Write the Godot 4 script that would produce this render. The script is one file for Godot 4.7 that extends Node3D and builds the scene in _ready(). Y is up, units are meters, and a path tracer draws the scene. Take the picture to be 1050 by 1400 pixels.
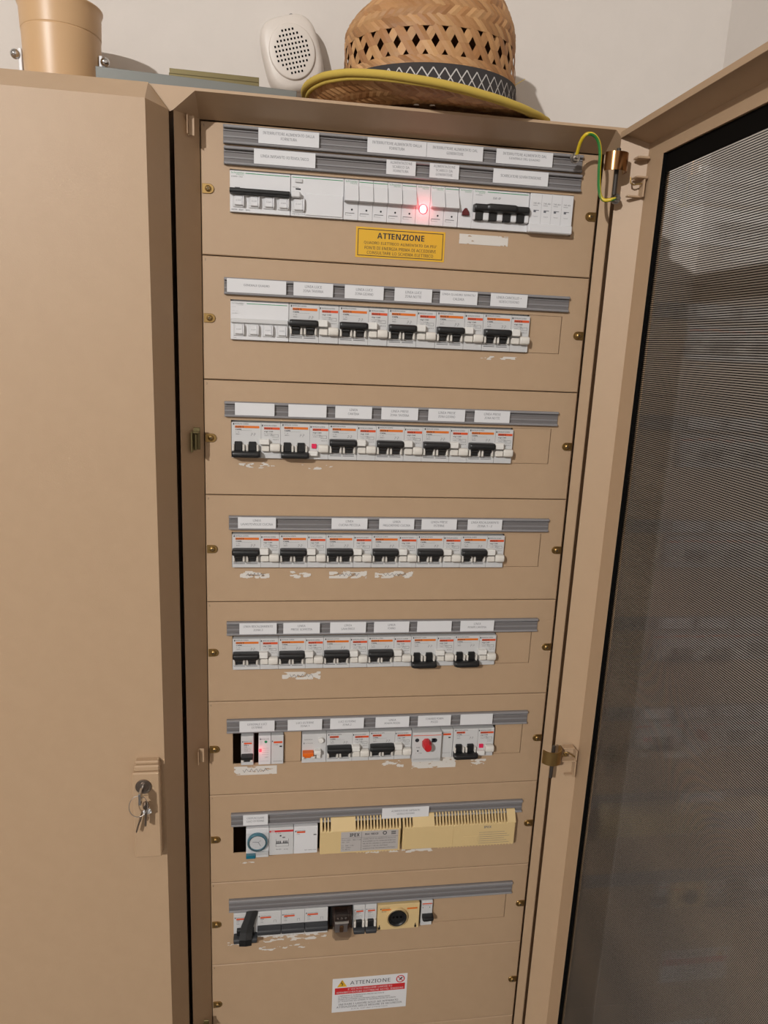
extends Node3D
# An electrical cabinet with its glazed door open. Panel coordinates: x from the left edge of the cover plates,
# y from their top edge (TOP metres above the floor), z out of the plates. Metres throughout.
const TOP := 1.80
const ROW := 0.15
const LAMP_AT := Vector3(-1.71, 2.925, 3.15)
const CEILING := 3.2

var M := {}
var cache := {}
var font: SystemFont
var font_bold: SystemFont
var taken := {}


# ---------------------------------------------------------------- mesh builder
class MB:
	var v := PackedVector3Array()
	var n := PackedVector3Array()
	var c := PackedColorArray()
	var col := Color.WHITE
	var colored := false

	func tri(a: Vector3, b: Vector3, d: Vector3, nn: Vector3, na = null, nb = null, nd = null) -> void:
		var flip := (b - a).cross(d - a).dot(nn) > 0.0
		v.append(a); n.append(nn if na == null else na)
		if flip:
			v.append(d); n.append(nn if nd == null else nd)
			v.append(b); n.append(nn if nb == null else nb)
		else:
			v.append(b); n.append(nn if nb == null else nb)
			v.append(d); n.append(nn if nd == null else nd)
		if colored:
			for k in 3:
				c.append(col)

	# flat quad, corners in order, normal on the side of hint
	func quad(a: Vector3, b: Vector3, d: Vector3, e: Vector3, hint: Vector3) -> void:
		var nn := (b - a).cross(d - a)
		if nn.length() < 1e-14:
			nn = (d - a).cross(e - a)
		nn = nn.normalized()
		if nn.dot(hint) < 0.0:
			nn = -nn
		tri(a, b, d, nn)
		tri(a, d, e, nn)

	func flat(a: Vector3, b: Vector3, d: Vector3, hint: Vector3) -> void:
		var nn := (b - a).cross(d - a).normalized()
		if nn.dot(hint) < 0.0:
			nn = -nn
		tri(a, b, d, nn)

	# box with chamfered edges
	func box(lo: Vector3, hi: Vector3, ch := 0.0) -> void:
		var m := (lo + hi) / 2.0
		var h := (hi - lo) / 2.0
		ch = minf(ch, minf(h.x, minf(h.y, h.z)) * 0.9)
		for ax in 3:
			for s in [-1.0, 1.0]:
				var u := (ax + 1) % 3
				var w := (ax + 2) % 3
				var p := []
				for k in [[-1, -1], [1, -1], [1, 1], [-1, 1]]:
					var q := Vector3.ZERO
					q[ax] = s * h[ax]
					q[u] = k[0] * (h[u] - ch)
					q[w] = k[1] * (h[w] - ch)
					p.append(m + q)
				var nn := Vector3.ZERO
				nn[ax] = s
				quad(p[0], p[1], p[2], p[3], nn)
		if ch <= 0.0:
			return
		for ax in 3:
			var u := (ax + 1) % 3
			var w := (ax + 2) % 3
			for su in [-1.0, 1.0]:
				for sw in [-1.0, 1.0]:
					var p := []
					for k in [[0, -1], [0, 1], [1, 1], [1, -1]]:
						var q := Vector3.ZERO
						q[ax] = k[1] * (h[ax] - ch)
						q[u] = su * (h[u] - (0.0 if k[0] == 0 else ch))
						q[w] = sw * (h[w] - (ch if k[0] == 0 else 0.0))
						p.append(m + q)
					var nn := Vector3.ZERO
					nn[u] = su
					nn[w] = sw
					quad(p[0], p[1], p[2], p[3], nn)
		for sx in [-1.0, 1.0]:
			for sy in [-1.0, 1.0]:
				for sz in [-1.0, 1.0]:
					var sg := Vector3(sx, sy, sz)
					var a := m + sg * Vector3(h.x, h.y - ch, h.z - ch)
					var b := m + sg * Vector3(h.x - ch, h.y, h.z - ch)
					var d := m + sg * Vector3(h.x - ch, h.y - ch, h.z)
					flat(a, b, d, sg)

	# solid between rings of equal length; ends capped
	func loft(rings: Array, smooth := true, cap0 := true, cap1 := true) -> void:
		var k := (rings[0] as Array).size()
		var cen := []
		for r in rings:
			var s := Vector3.ZERO
			for p in r:
				s += p
			cen.append(s / k)
		var norms := []
		for i in rings.size():
			var nr := []
			for j in k:
				var t: Vector3 = rings[i][(j + 1) % k] - rings[i][(j + k - 1) % k]
				var up: Vector3 = rings[mini(i + 1, rings.size() - 1)][j] - rings[maxi(i - 1, 0)][j]
				var nn := t.cross(up).normalized()
				if nn.dot(rings[i][j] - cen[i]) < 0.0:
					nn = -nn
				nr.append(nn)
			norms.append(nr)
		for i in rings.size() - 1:
			for j in k:
				var j2 := (j + 1) % k
				var a: Vector3 = rings[i][j]
				var b: Vector3 = rings[i][j2]
				var d: Vector3 = rings[i + 1][j2]
				var e: Vector3 = rings[i + 1][j]
				if smooth:
					var nn: Vector3 = (norms[i][j] + norms[i + 1][j2]).normalized()
					tri(a, b, d, nn, norms[i][j], norms[i][j2], norms[i + 1][j2])
					tri(a, d, e, nn, norms[i][j], norms[i + 1][j2], norms[i + 1][j])
				else:
					quad(a, b, d, e, (a + d) / 2.0 - (cen[i] + cen[i + 1]) / 2.0)
		var axis: Vector3 = cen[cen.size() - 1] - cen[0]
		if axis.length() < 1e-9:
			axis = Vector3.UP
		if cap0:
			for j in k:
				flat(cen[0], rings[0][j], rings[0][(j + 1) % k], -axis)
		if cap1:
			var l := rings.size() - 1
			for j in k:
				flat(cen[l], rings[l][j], rings[l][(j + 1) % k], axis)

	# straight round bar with softened ends
	func rod(a: Vector3, b: Vector3, r: float, seg := 12, ch := 0.0) -> void:
		var d := (b - a).normalized()
		var u := d.cross(Vector3.UP if absf(d.y) < 0.9 else Vector3.RIGHT).normalized()
		var w := d.cross(u)
		var rings := []
		var st := [[a, r], [b, r]]
		if ch > 0.0:
			st = [[a, r - ch], [a + d * ch, r], [b - d * ch, r], [b, r - ch]]
		for s in st:
			var ring := []
			for k in seg:
				var t := TAU * k / seg
				ring.append(s[0] + (u * cos(t) + w * sin(t)) * s[1])
			rings.append(ring)
		loft(rings, true)

	func tube(path: Array, r: float, seg := 8, closed := false) -> void:
		var rings := []
		var cnt := path.size()
		var u := Vector3.ZERO
		for i in cnt:
			var p0: Vector3 = path[(i + cnt - 1) % cnt] if closed or i > 0 else path[0]
			var p1: Vector3 = path[(i + 1) % cnt] if closed or i < cnt - 1 else path[cnt - 1]
			var d := (p1 - p0).normalized()
			if u == Vector3.ZERO:
				u = d.cross(Vector3.UP if absf(d.y) < 0.9 else Vector3.RIGHT).normalized()
			u = (u - d * u.dot(d)).normalized()
			var w := d.cross(u)
			var ring := []
			for k in seg:
				var t := TAU * k / seg
				ring.append(path[i] + (u * cos(t) + w * sin(t)) * r)
			rings.append(ring)
		if closed:
			rings.append(rings[0])
		loft(rings, true, not closed, not closed)

	# profile of (radius, height) turned about the y axis
	func lathe(profile: Array, seg := 48, cap0 := true, cap1 := true) -> void:
		var rings := []
		for p in profile:
			var ring := []
			for k in seg:
				var t := TAU * k / seg
				ring.append(Vector3(cos(t) * p.x, p.y, sin(t) * p.x))
			rings.append(ring)
		loft(rings, true, cap0, cap1)

	# outline in x, y pulled along z, with a chamfer on the front edge
	func prism(poly: Array, z0: float, z1: float, ch := 0.0) -> void:
		var cen := Vector2.ZERO
		for p in poly:
			cen += p
		cen /= poly.size()
		var rings := []
		for s in ([[z0, 0.0], [z1 - ch, 0.0], [z1, ch]] if ch > 0.0 else [[z0, 0.0], [z1, 0.0]]):
			var ring := []
			for p in poly:
				var q: Vector2 = p
				var away := q - cen
				if s[1] > 0.0:
					q -= away.normalized() * s[1]
				ring.append(Vector3(q.x, q.y, s[0]))
			rings.append(ring)
		loft(rings, false)

	func append(m: Mesh, xf: Transform3D) -> void:
		for s in m.get_surface_count():
			var arr := m.surface_get_arrays(s)
			var vs: PackedVector3Array = arr[Mesh.ARRAY_VERTEX]
			var ix = arr[Mesh.ARRAY_INDEX]
			var cnt: int = ix.size() if ix != null else vs.size()
			var nn := (xf.basis * Vector3(0, 0, 1)).normalized()
			for k in range(0, cnt, 3):
				var a := xf * vs[ix[k] if ix != null else k]
				var b := xf * vs[ix[k + 1] if ix != null else k + 1]
				var d := xf * vs[ix[k + 2] if ix != null else k + 2]
				tri(a, b, d, nn)

	func mesh() -> ArrayMesh:
		var arr := []
		arr.resize(Mesh.ARRAY_MAX)
		arr[Mesh.ARRAY_VERTEX] = v
		arr[Mesh.ARRAY_NORMAL] = n
		if colored:
			arr[Mesh.ARRAY_COLOR] = c
		var m := ArrayMesh.new()
		m.add_surface_from_arrays(Mesh.PRIMITIVE_TRIANGLES, arr)
		return m


# ---------------------------------------------------------------- nodes
func numbered(called: String) -> String:
	if not taken.has(called):
		taken[called] = 0
		return called
	taken[called] += 1
	return "%s_%03d" % [called, taken[called]]


func thing(called: String, label: String, category: String, at := Vector3.ZERO, group := "") -> Node3D:
	var o := Node3D.new()
	o.name = numbered(called)
	add_child(o)
	o.position = at
	tag(o, label, category, group)
	return o


func tag(o: Node, label: String, category: String, group := "") -> void:
	o.set_meta("label", label)
	o.set_meta("category", category)
	if group:
		o.set_meta("group", group)


func put(called: String, m: Mesh, mat: Material, parent: Node = null, at := Vector3.ZERO, rot := Vector3.ZERO) -> MeshInstance3D:
	var o := MeshInstance3D.new()
	o.mesh = m
	o.material_override = mat
	if parent == null:
		o.name = numbered(called)
		add_child(o)
	else:
		o.name = called
		parent.add_child(o, true)
	o.position = at
	o.rotation = rot
	if called in ["printed_text", "shoulder_print", "printed_diagram", "black_print", "white_print", "faint_print", "lettering", "paper_flakes", "grille_holes", "band_pattern"]:
		o.set_meta("kind", "stuff")
	return o


func structure(called: String, lo: Vector3, hi: Vector3, mat: Material) -> MeshInstance3D:
	var b := MB.new()
	var m := (lo + hi) / 2.0
	b.box(lo - m, hi - m)
	var o := put(called, b.mesh(), mat, null, m)
	o.set_meta("kind", "structure")
	return o


# a cached box mesh with its corner at the origin
func bx(x0: float, y0: float, x1: float, y1: float, z0: float, z1: float, ch := 0.0004) -> ArrayMesh:
	var key := "b%.5f,%.5f,%.5f,%.5f,%.5f,%.5f,%.5f" % [x0, y0, x1, y1, z0, z1, ch]
	if not cache.has(key):
		var b := MB.new()
		b.box(Vector3(x0, y0, z0), Vector3(x1, y1, z1), ch)
		cache[key] = b.mesh()
	return cache[key]


func text_mesh(s: String, bold := false) -> TextMesh:
	var key := "t" + s + str(bold)
	if not cache.has(key):
		var t := TextMesh.new()
		t.font = font_bold if bold else font
		t.text = s
		t.font_size = 16
		t.pixel_size = 0.01
		t.depth = 0.0
		cache[key] = t
	return cache[key]


# lettering fitted to a width and a height, centred on (x, y)
func write(b: MB, s: String, x: float, y: float, w: float, h: float, z: float, bold := false) -> void:
	var t := text_mesh(s, bold)
	var a := t.get_aabb()
	if a.size.x <= 0.0:
		return
	var xf := Transform3D(Basis.from_scale(Vector3(w / a.size.x, h / a.size.y, 1.0)), Vector3.ZERO)
	var ctr := a.get_center()
	xf.origin = Vector3(x - ctr.x * w / a.size.x, y - ctr.y * h / a.size.y, z)
	b.append(t, xf)


func rect(b: MB, x0: float, y0: float, x1: float, y1: float, z: float) -> void:
	b.quad(Vector3(x0, y0, z), Vector3(x1, y0, z), Vector3(x1, y1, z), Vector3(x0, y1, z), Vector3(0, 0, 1))


func disc(b: MB, x: float, y: float, r: float, z: float, seg := 14) -> void:
	for k in seg:
		var t := TAU * k / seg
		var u := TAU * (k + 1) / seg
		b.tri(Vector3(x, y, z), Vector3(x + cos(t) * r, y + sin(t) * r, z), Vector3(x + cos(u) * r, y + sin(u) * r, z), Vector3(0, 0, 1))


func ring_flat(b: MB, x: float, y: float, r0: float, r1: float, z: float, seg := 28) -> void:
	for k in seg:
		var t := TAU * k / seg
		var u := TAU * (k + 1) / seg
		b.quad(Vector3(x + cos(t) * r0, y + sin(t) * r0, z), Vector3(x + cos(t) * r1, y + sin(t) * r1, z), Vector3(x + cos(u) * r1, y + sin(u) * r1, z), Vector3(x + cos(u) * r0, y + sin(u) * r0, z), Vector3(0, 0, 1))


func mat(called: String, rgb: Color, rough := 0.5, metal := 0.0, spec := 0.5) -> StandardMaterial3D:
	var m := StandardMaterial3D.new()
	m.resource_name = called
	m.albedo_color = rgb
	m.roughness = rough
	m.metallic = metal
	m.metallic_specular = spec
	M[called] = m
	return m


# measured tone of a surface, brought to the scene's common white of about two thirds
func hue(r: int, g: int, b: int) -> Color:
	var c := Color(r / 255.0, g / 255.0, b / 255.0).srgb_to_linear()
	return Color(c.r * 0.72, c.g * 0.72, c.b * 0.72).linear_to_srgb()


func grain(seed_: int, freq: float, lo: Color, hi: Color, size := 256) -> NoiseTexture2D:
	var f := FastNoiseLite.new()
	f.seed = seed_
	f.frequency = freq
	f.fractal_octaves = 4
	var t := NoiseTexture2D.new()
	t.width = size
	t.height = size
	t.seamless = true
	t.noise = f
	var g := Gradient.new()
	g.set_color(0, lo)
	g.set_color(1, hi)
	t.color_ramp = g
	return t


func relief(seed_: int, freq: float, strength: float, size := 256) -> NoiseTexture2D:
	var f := FastNoiseLite.new()
	f.seed = seed_
	f.frequency = freq
	var t := NoiseTexture2D.new()
	t.width = size
	t.height = size
	t.seamless = true
	t.as_normal_map = true
	t.bump_strength = strength
	t.noise = f
	return t


func triplanar(m: StandardMaterial3D, scale_: float) -> void:
	m.uv1_triplanar = true
	m.uv1_world_triplanar = true
	m.uv1_scale = Vector3.ONE * scale_


func materials() -> void:
	var wall := mat("wall_paint", hue(236, 228, 220), 0.9)
	wall.albedo_texture = grain(3, 0.02, Color(0.985, 0.985, 0.985), Color(1, 1, 1))
	wall.normal_enabled = true
	wall.normal_texture = relief(4, 0.05, 1.0)
	wall.normal_scale = 0.08
	triplanar(wall, 3.0)
	mat("enamel", hue(70, 84, 78), 0.5)
	mat("ceiling_paint", hue(238, 234, 228), 0.95)
	var fl := mat("floor_tile", hue(122, 116, 110), 0.5)
	fl.albedo_texture = grain(5, 0.03, Color(0.8, 0.8, 0.8), Color(1, 1, 1))
	triplanar(fl, 2.0)
	var p := mat("beige_paint", hue(200, 169, 136), 0.5)
	p.albedo_texture = grain(7, 0.015, Color(0.985, 0.983, 0.98), Color(1, 1, 1))
	p.normal_enabled = true
	p.normal_texture = relief(8, 0.25, 1.0)
	p.normal_scale = 0.1
	triplanar(p, 8.0)
	mat("white_plastic", hue(238, 238, 240), 0.4)
	mat("pale_plastic", hue(222, 222, 222), 0.42)
	mat("ivory_plastic", hue(240, 235, 226), 0.4)
	mat("button_white", hue(247, 245, 240), 0.4)
	mat("black_plastic", hue(26, 27, 29), 0.4)
	mat("dark_plastic", hue(58, 60, 64), 0.45)
	mat("black_tape", hue(14, 14, 15), 0.55)
	mat("orange_print", hue(238, 122, 30), 0.5)
	mat("vermilion_print", hue(236, 88, 38), 0.5)
	mat("red_print", hue(222, 42, 46), 0.5)
	mat("green_print", hue(20, 152, 98), 0.5)
	mat("ink", hue(40, 42, 50), 0.6)
	mat("grey_ink", hue(112, 114, 122), 0.6)
	mat("flag_pink", hue(244, 40, 92), 0.4)
	mat("paper", hue(240, 240, 242), 0.7)
	mat("torn_paper", hue(236, 230, 222), 0.8)
	mat("holder_plastic", hue(152, 150, 152), 0.35)
	mat("holder_face", hue(128, 124, 124), 0.3)
	mat("yellow_sticker", hue(244, 190, 44), 0.45)
	mat("cream_plastic", hue(234, 205, 150), 0.45)
	mat("silver_foil", hue(206, 200, 197), 0.4, 0.1)
	mat("teal_plastic", hue(28, 118, 140), 0.3)
	mat("red_plastic", hue(214, 36, 44), 0.35)
	mat("dark_red_plastic", hue(98, 14, 20), 0.25)
	mat("orange_plastic", hue(244, 112, 20), 0.4)
	mat("brass", hue(178, 146, 92), 0.36, 0.9)
	mat("bichromate", hue(168, 124, 82), 0.2, 1.0)
	mat("steel", hue(190, 184, 178), 0.28, 1.0)
	mat("chrome", hue(220, 220, 220), 0.08, 1.0)
	mat("nickel", hue(170, 158, 148), 0.3, 1.0)
	mat("galvanised", hue(136, 138, 134), 0.45, 0.5)
	mat("olive_zinc", hue(134, 122, 86), 0.38, 0.75)
	mat("wire_yellow", hue(232, 200, 40), 0.4)
	mat("wire_green", hue(40, 128, 50), 0.4)
	mat("pot_clay", hue(222, 182, 136), 0.38)
	mat("speaker_shell", hue(236, 226, 216), 0.45)
	mat("trim_yellow", hue(214, 184, 84), 0.95)
	mat("band_cloth", hue(62, 58, 58), 0.9)
	mat("band_thread", hue(214, 210, 206), 0.8)
	mat("glass_print", hue(18, 16, 14), 0.8, 0.0, 0.15)
	mat("gasket", hue(14, 14, 14), 0.8, 0.0, 0.15)
	mat("interior_steel", hue(60, 52, 44), 0.6)
	var straw := mat("straw", hue(255, 255, 255), 0.6)
	straw.vertex_color_use_as_albedo = true
	var g := mat("door_glass", Color(0.30, 0.27, 0.24, 0.04), 0.02)
	g.transparency = BaseMaterial3D.TRANSPARENCY_ALPHA
	var lens := mat("clear_cover", Color(0.62, 0.66, 0.68, 0.05), 0.05)
	lens.transparency = BaseMaterial3D.TRANSPARENCY_ALPHA
	var smoke := mat("smoked_cover", Color(0.24, 0.16, 0.12, 0.30), 0.06)
	smoke.transparency = BaseMaterial3D.TRANSPARENCY_ALPHA
	var led := mat("lamp_red_glow", hue(255, 70, 80), 0.4)
	led.emission_enabled = true
	led.emission = Color(1.0, 0.16, 0.2)
	led.emission_energy_multiplier = 3.0
	var core := mat("lamp_white_glow", hue(255, 240, 240), 0.4)
	core.emission_enabled = true
	core.emission = Color(1.0, 0.86, 0.86)
	core.emission_energy_multiplier = 6.0
	var bulb := mat("bulb_glow", hue(255, 240, 220), 0.5)
	bulb.emission_enabled = true
	bulb.emission = Color(1.0, 0.92, 0.8)
	bulb.emission_energy_multiplier = 8.0


# ---------------------------------------------------------------- scene
func _ready() -> void:
	font = SystemFont.new()
	font.font_names = PackedStringArray(["Droid Sans"])
	font_bold = SystemFont.new()
	font_bold.font_names = PackedStringArray(["Droid Sans"])
	font_bold.font_weight = 700

	var cam := Camera3D.new()
	cam.name = "camera"
	cam.fov = 71.474
	cam.near = 0.05
	cam.far = 30.0
	var rv := Vector3(-0.232092, -0.142228, 0.027444)
	cam.basis = Basis(rv.normalized(), rv.length())
	cam.position = Vector3(0.0986, TOP - 0.24872, 0.94131)
	cam.current = true
	add_child(cam)

	var we := WorldEnvironment.new()
	we.name = "environment"
	var env := Environment.new()
	env.background_mode = Environment.BG_COLOR
	env.background_color = Color(0.02, 0.02, 0.02)
	env.tonemap_mode = Environment.TONE_MAPPER_LINEAR
	env.tonemap_exposure = 1.0
	env.sdfgi_enabled = true
	env.ssao_enabled = true
	env.ssil_enabled = true
	we.environment = env
	add_child(we)

	materials()
	ceiling_lamp()
	room()
	closed_cabinet()
	open_cabinet()
	label_holders()
	devices()
	stickers()
	torn_labels()
	on_top()
	fittings()


func ceiling_lamp() -> void:
	var t := thing("ceiling_lamp", "glowing bulb under a shallow enamel shade hanging from the ceiling", "lamp", LAMP_AT)
	var b := MB.new()
	b.rod(Vector3(0, 0.06, 0), Vector3(0, CEILING - LAMP_AT.y - 0.02, 0), 0.004, 8)
	put("cord", b.mesh(), M.white_plastic, t)
	b = MB.new()
	b.lathe([Vector2(0.018, 0.035), Vector2(0.02, 0.04), Vector2(0.02, 0.075), Vector2(0.008, 0.085)], 20)
	put("socket", b.mesh(), M.white_plastic, t)
	b = MB.new()
	b.lathe([Vector2(0.045, 0.0), Vector2(0.05, 0.02)], 24)
	put("ceiling_rose", b.mesh(), M.white_plastic, t, Vector3(0, CEILING - LAMP_AT.y - 0.02, 0))
	b = MB.new()
	b.lathe([Vector2(0.022, 0.088), Vector2(0.06, 0.078), Vector2(0.15, 0.042), Vector2(0.15, 0.039), Vector2(0.06, 0.073), Vector2(0.022, 0.083)], 40, false, false)
	put("lamp_shade", b.mesh(), M.enamel, t)
	b = MB.new()
	var prof := []
	for k in 13:
		var a := PI * k / 12.0
		prof.append(Vector2(maxf(0.001, sin(a) * 0.038), -cos(a) * 0.038))
	b.lathe(prof, 24)
	put("bulb", b.mesh(), M.bulb_glow, t)
	var l := OmniLight3D.new()
	l.name = "bulb_light"
	l.light_color = Color(1.0, 0.99, 0.98)
	l.light_energy = 10.8
	l.light_size = 0.037
	l.omni_range = 12.0
	l.omni_attenuation = 2.0
	l.shadow_enabled = true
	t.add_child(l)


func room() -> void:
	var x0 := -5.5
	var x1 := 0.765
	var z0 := -0.2
	var z1 := 6.5
	structure("floor", Vector3(x0 - 0.1, -0.1, z0 - 0.1), Vector3(x1 + 0.1, 0.0, z1 + 0.1), M.floor_tile)
	structure("ceiling", Vector3(x0 - 0.1, CEILING, z0 - 0.1), Vector3(x1 + 0.1, CEILING + 0.1, z1 + 0.1), M.ceiling_paint)
	structure("wall_back", Vector3(x0 - 0.1, 0.0, z0 - 0.1), Vector3(x1 + 0.1, CEILING, z0), M.wall_paint)
	structure("wall_front", Vector3(x0 - 0.1, 0.0, z1), Vector3(x1 + 0.1, CEILING, z1 + 0.1), M.wall_paint)
	structure("wall_left", Vector3(x0 - 0.1, 0.0, z0), Vector3(x0, CEILING, z1), M.wall_paint)
	structure("wall_right", Vector3(x1, 0.0, z0), Vector3(x1 + 0.1, CEILING, z1), M.wall_paint)


# ---------------------------------------------------------------- cabinets
func closed_cabinet() -> void:
	var t := thing("closed_cabinet", "tall beige steel cabinet with a plain closed door and a lock handle", "cabinet", Vector3(0, 0, 0))
	var xa := -0.70
	var xb := -0.0325
	var b := MB.new()
	b.box(Vector3(xa, 0.0, -0.198), Vector3(xb, TOP + 0.0212, 0.035), 0.002)
	put("body", b.mesh(), M.beige_paint, t)
	# door: a shallow tray with sloping edges and cut corners
	b = MB.new()
	var y0 := 0.06
	var yt := TOP + 0.0212
	var fr := [Vector3(xa + 0.024, y0 + 0.026, 0.081), Vector3(-0.0482, y0 + 0.026, 0.081), Vector3(-0.0482, TOP - 0.0046, 0.081), Vector3(xa + 0.024, TOP - 0.0046, 0.081)]
	var bk := [[Vector3(xa, y0 + 0.025, 0.046), Vector3(xa + 0.024, y0, 0.046)], [Vector3(-0.0503, y0, 0.046), Vector3(-0.0292, y0 + 0.025, 0.046)],
		[Vector3(-0.0292, TOP - 0.0046, 0.046), Vector3(-0.0503, yt, 0.046)], [Vector3(xa + 0.024, yt, 0.046), Vector3(xa, TOP - 0.0046, 0.046)]]
	b.quad(fr[0], fr[1], fr[2], fr[3], Vector3(0, 0, 1))
	b.quad(fr[1], fr[2], bk[2][0], bk[1][1], Vector3(1, 0, 1))
	b.quad(fr[2], fr[3], bk[3][0], bk[2][1], Vector3(0, 1, 1))
	b.quad(fr[3], fr[0], bk[0][0], bk[3][1], Vector3(-1, 0, 1))
	b.quad(fr[0], fr[1], bk[1][0], bk[0][1], Vector3(0, -1, 1))
	b.flat(fr[2], bk[2][0], bk[2][1], Vector3(1, 1, 1))
	b.flat(fr[3], bk[3][0], bk[3][1], Vector3(-1, 1, 1))
	b.flat(fr[0], bk[0][0], bk[0][1], Vector3(-1, -1, 1))
	b.flat(fr[1], bk[1][0], bk[1][1], Vector3(1, -1, 1))
	var back := []
	for c in bk:
		back.append(c[0]); back.append(c[1])
	var cc := Vector3((xa - 0.03) / 2, 0.9, 0.046)
	for k in 8:
		var q: Vector3 = back[k]
		var r: Vector3 = back[(k + 1) % 8]
		b.flat(cc, q, r, Vector3(0, 0, -1))
	var door := put("door", b.mesh(), M.beige_paint, t)
	# lock handle
	var hx0 := -0.0865
	var hx1 := -0.0523
	b = MB.new()
	b.box(Vector3(hx0, TOP - 0.9210, 0.0805), Vector3(hx1, TOP - 0.7955, 0.0975), 0.0016)
	var h := put("lock_handle", b.mesh(), M.beige_paint, t)
	b = MB.new()
	b.box(Vector3(hx0 + 0.002, TOP - 0.7955, 0.0805), Vector3(hx1 - 0.0005, TOP - 0.7875, 0.0940), 0.0015)
	b.box(Vector3(hx0 + 0.003, TOP - 0.7875, 0.0805), Vector3(hx1 - 0.0015, TOP - 0.7830, 0.0905), 0.0012)
	put("handle_cap", b.mesh(), M.beige_paint, h)
	b = MB.new()
	b.rod(Vector3(-0.0725, TOP - 0.8145, 0.0970), Vector3(-0.0725, TOP - 0.8145, 0.0995), 0.0102, 24, 0.0006)
	b.rod(Vector3(-0.0725, TOP - 0.8145, 0.0990), Vector3(-0.0725, TOP - 0.8145, 0.1008), 0.0066, 20, 0.0004)
	put("lock_cylinder", b.mesh(), M.nickel, h)
	# key in the lock, ring, second key and tag
	var kk := thing("key_ring", "small key in the lock with a second key and a white tag on a ring", "keys", Vector3(-0.0725, TOP - 0.8145, 0.1008))
	b = MB.new()
	b.box(Vector3(-0.0012, -0.004, 0.0), Vector3(0.0012, 0.004, 0.011), 0.0004)
	b.prism([Vector2(-0.0014, -0.009), Vector2(0.0014, -0.009), Vector2(0.0014, 0.007), Vector2(-0.0014, 0.007)], 0.010, 0.024, 0.0004)
	put("inserted_key", b.mesh(), M.chrome, kk)
	b = MB.new()
	var path := []
	for k in 24:
		var a := TAU * k / 24.0
		path.append(Vector3(-0.004 + 0.0115 * cos(a), -0.0175 + 0.0125 * sin(a), 0.013 - 0.004 * sin(a)))
	b.tube(path, 0.0005, 6, true)
	put("wire_ring", b.mesh(), M.steel, kk)
	b = MB.new()
	b.box(Vector3(-0.0012, -0.030, -0.001), Vector3(0.0012, 0.0, 0.006), 0.0004)
	b.rod(Vector3(0, -0.002, -0.002), Vector3(0, -0.002, 0.006), 0.004, 12, 0.0005)
	put("loose_key", b.mesh(), M.nickel, kk, Vector3(0.0035, -0.018, 0.006), Vector3(0, 0.3, -0.05))
	b = MB.new()
	b.box(Vector3(-0.0008, -0.030, -0.0004), Vector3(0.0008, 0.0, 0.004), 0.0003)
	b.box(Vector3(-0.0008, -0.012, 0.0), Vector3(0.0008, -0.006, 0.0075), 0.0003)
	put("flat_key", b.mesh(), M.nickel, kk, Vector3(-0.0015, -0.031, 0.002), Vector3(0, 0.2, -0.28))
	b = MB.new()
	b.box(Vector3(-0.004, -0.0035, 0.0), Vector3(0.006, 0.003, 0.0025), 0.0006)
	put("white_tag", b.mesh(), M.white_plastic, kk, Vector3(0.0045, -0.030, 0.006), Vector3(0, 0, 0.3))


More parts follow.
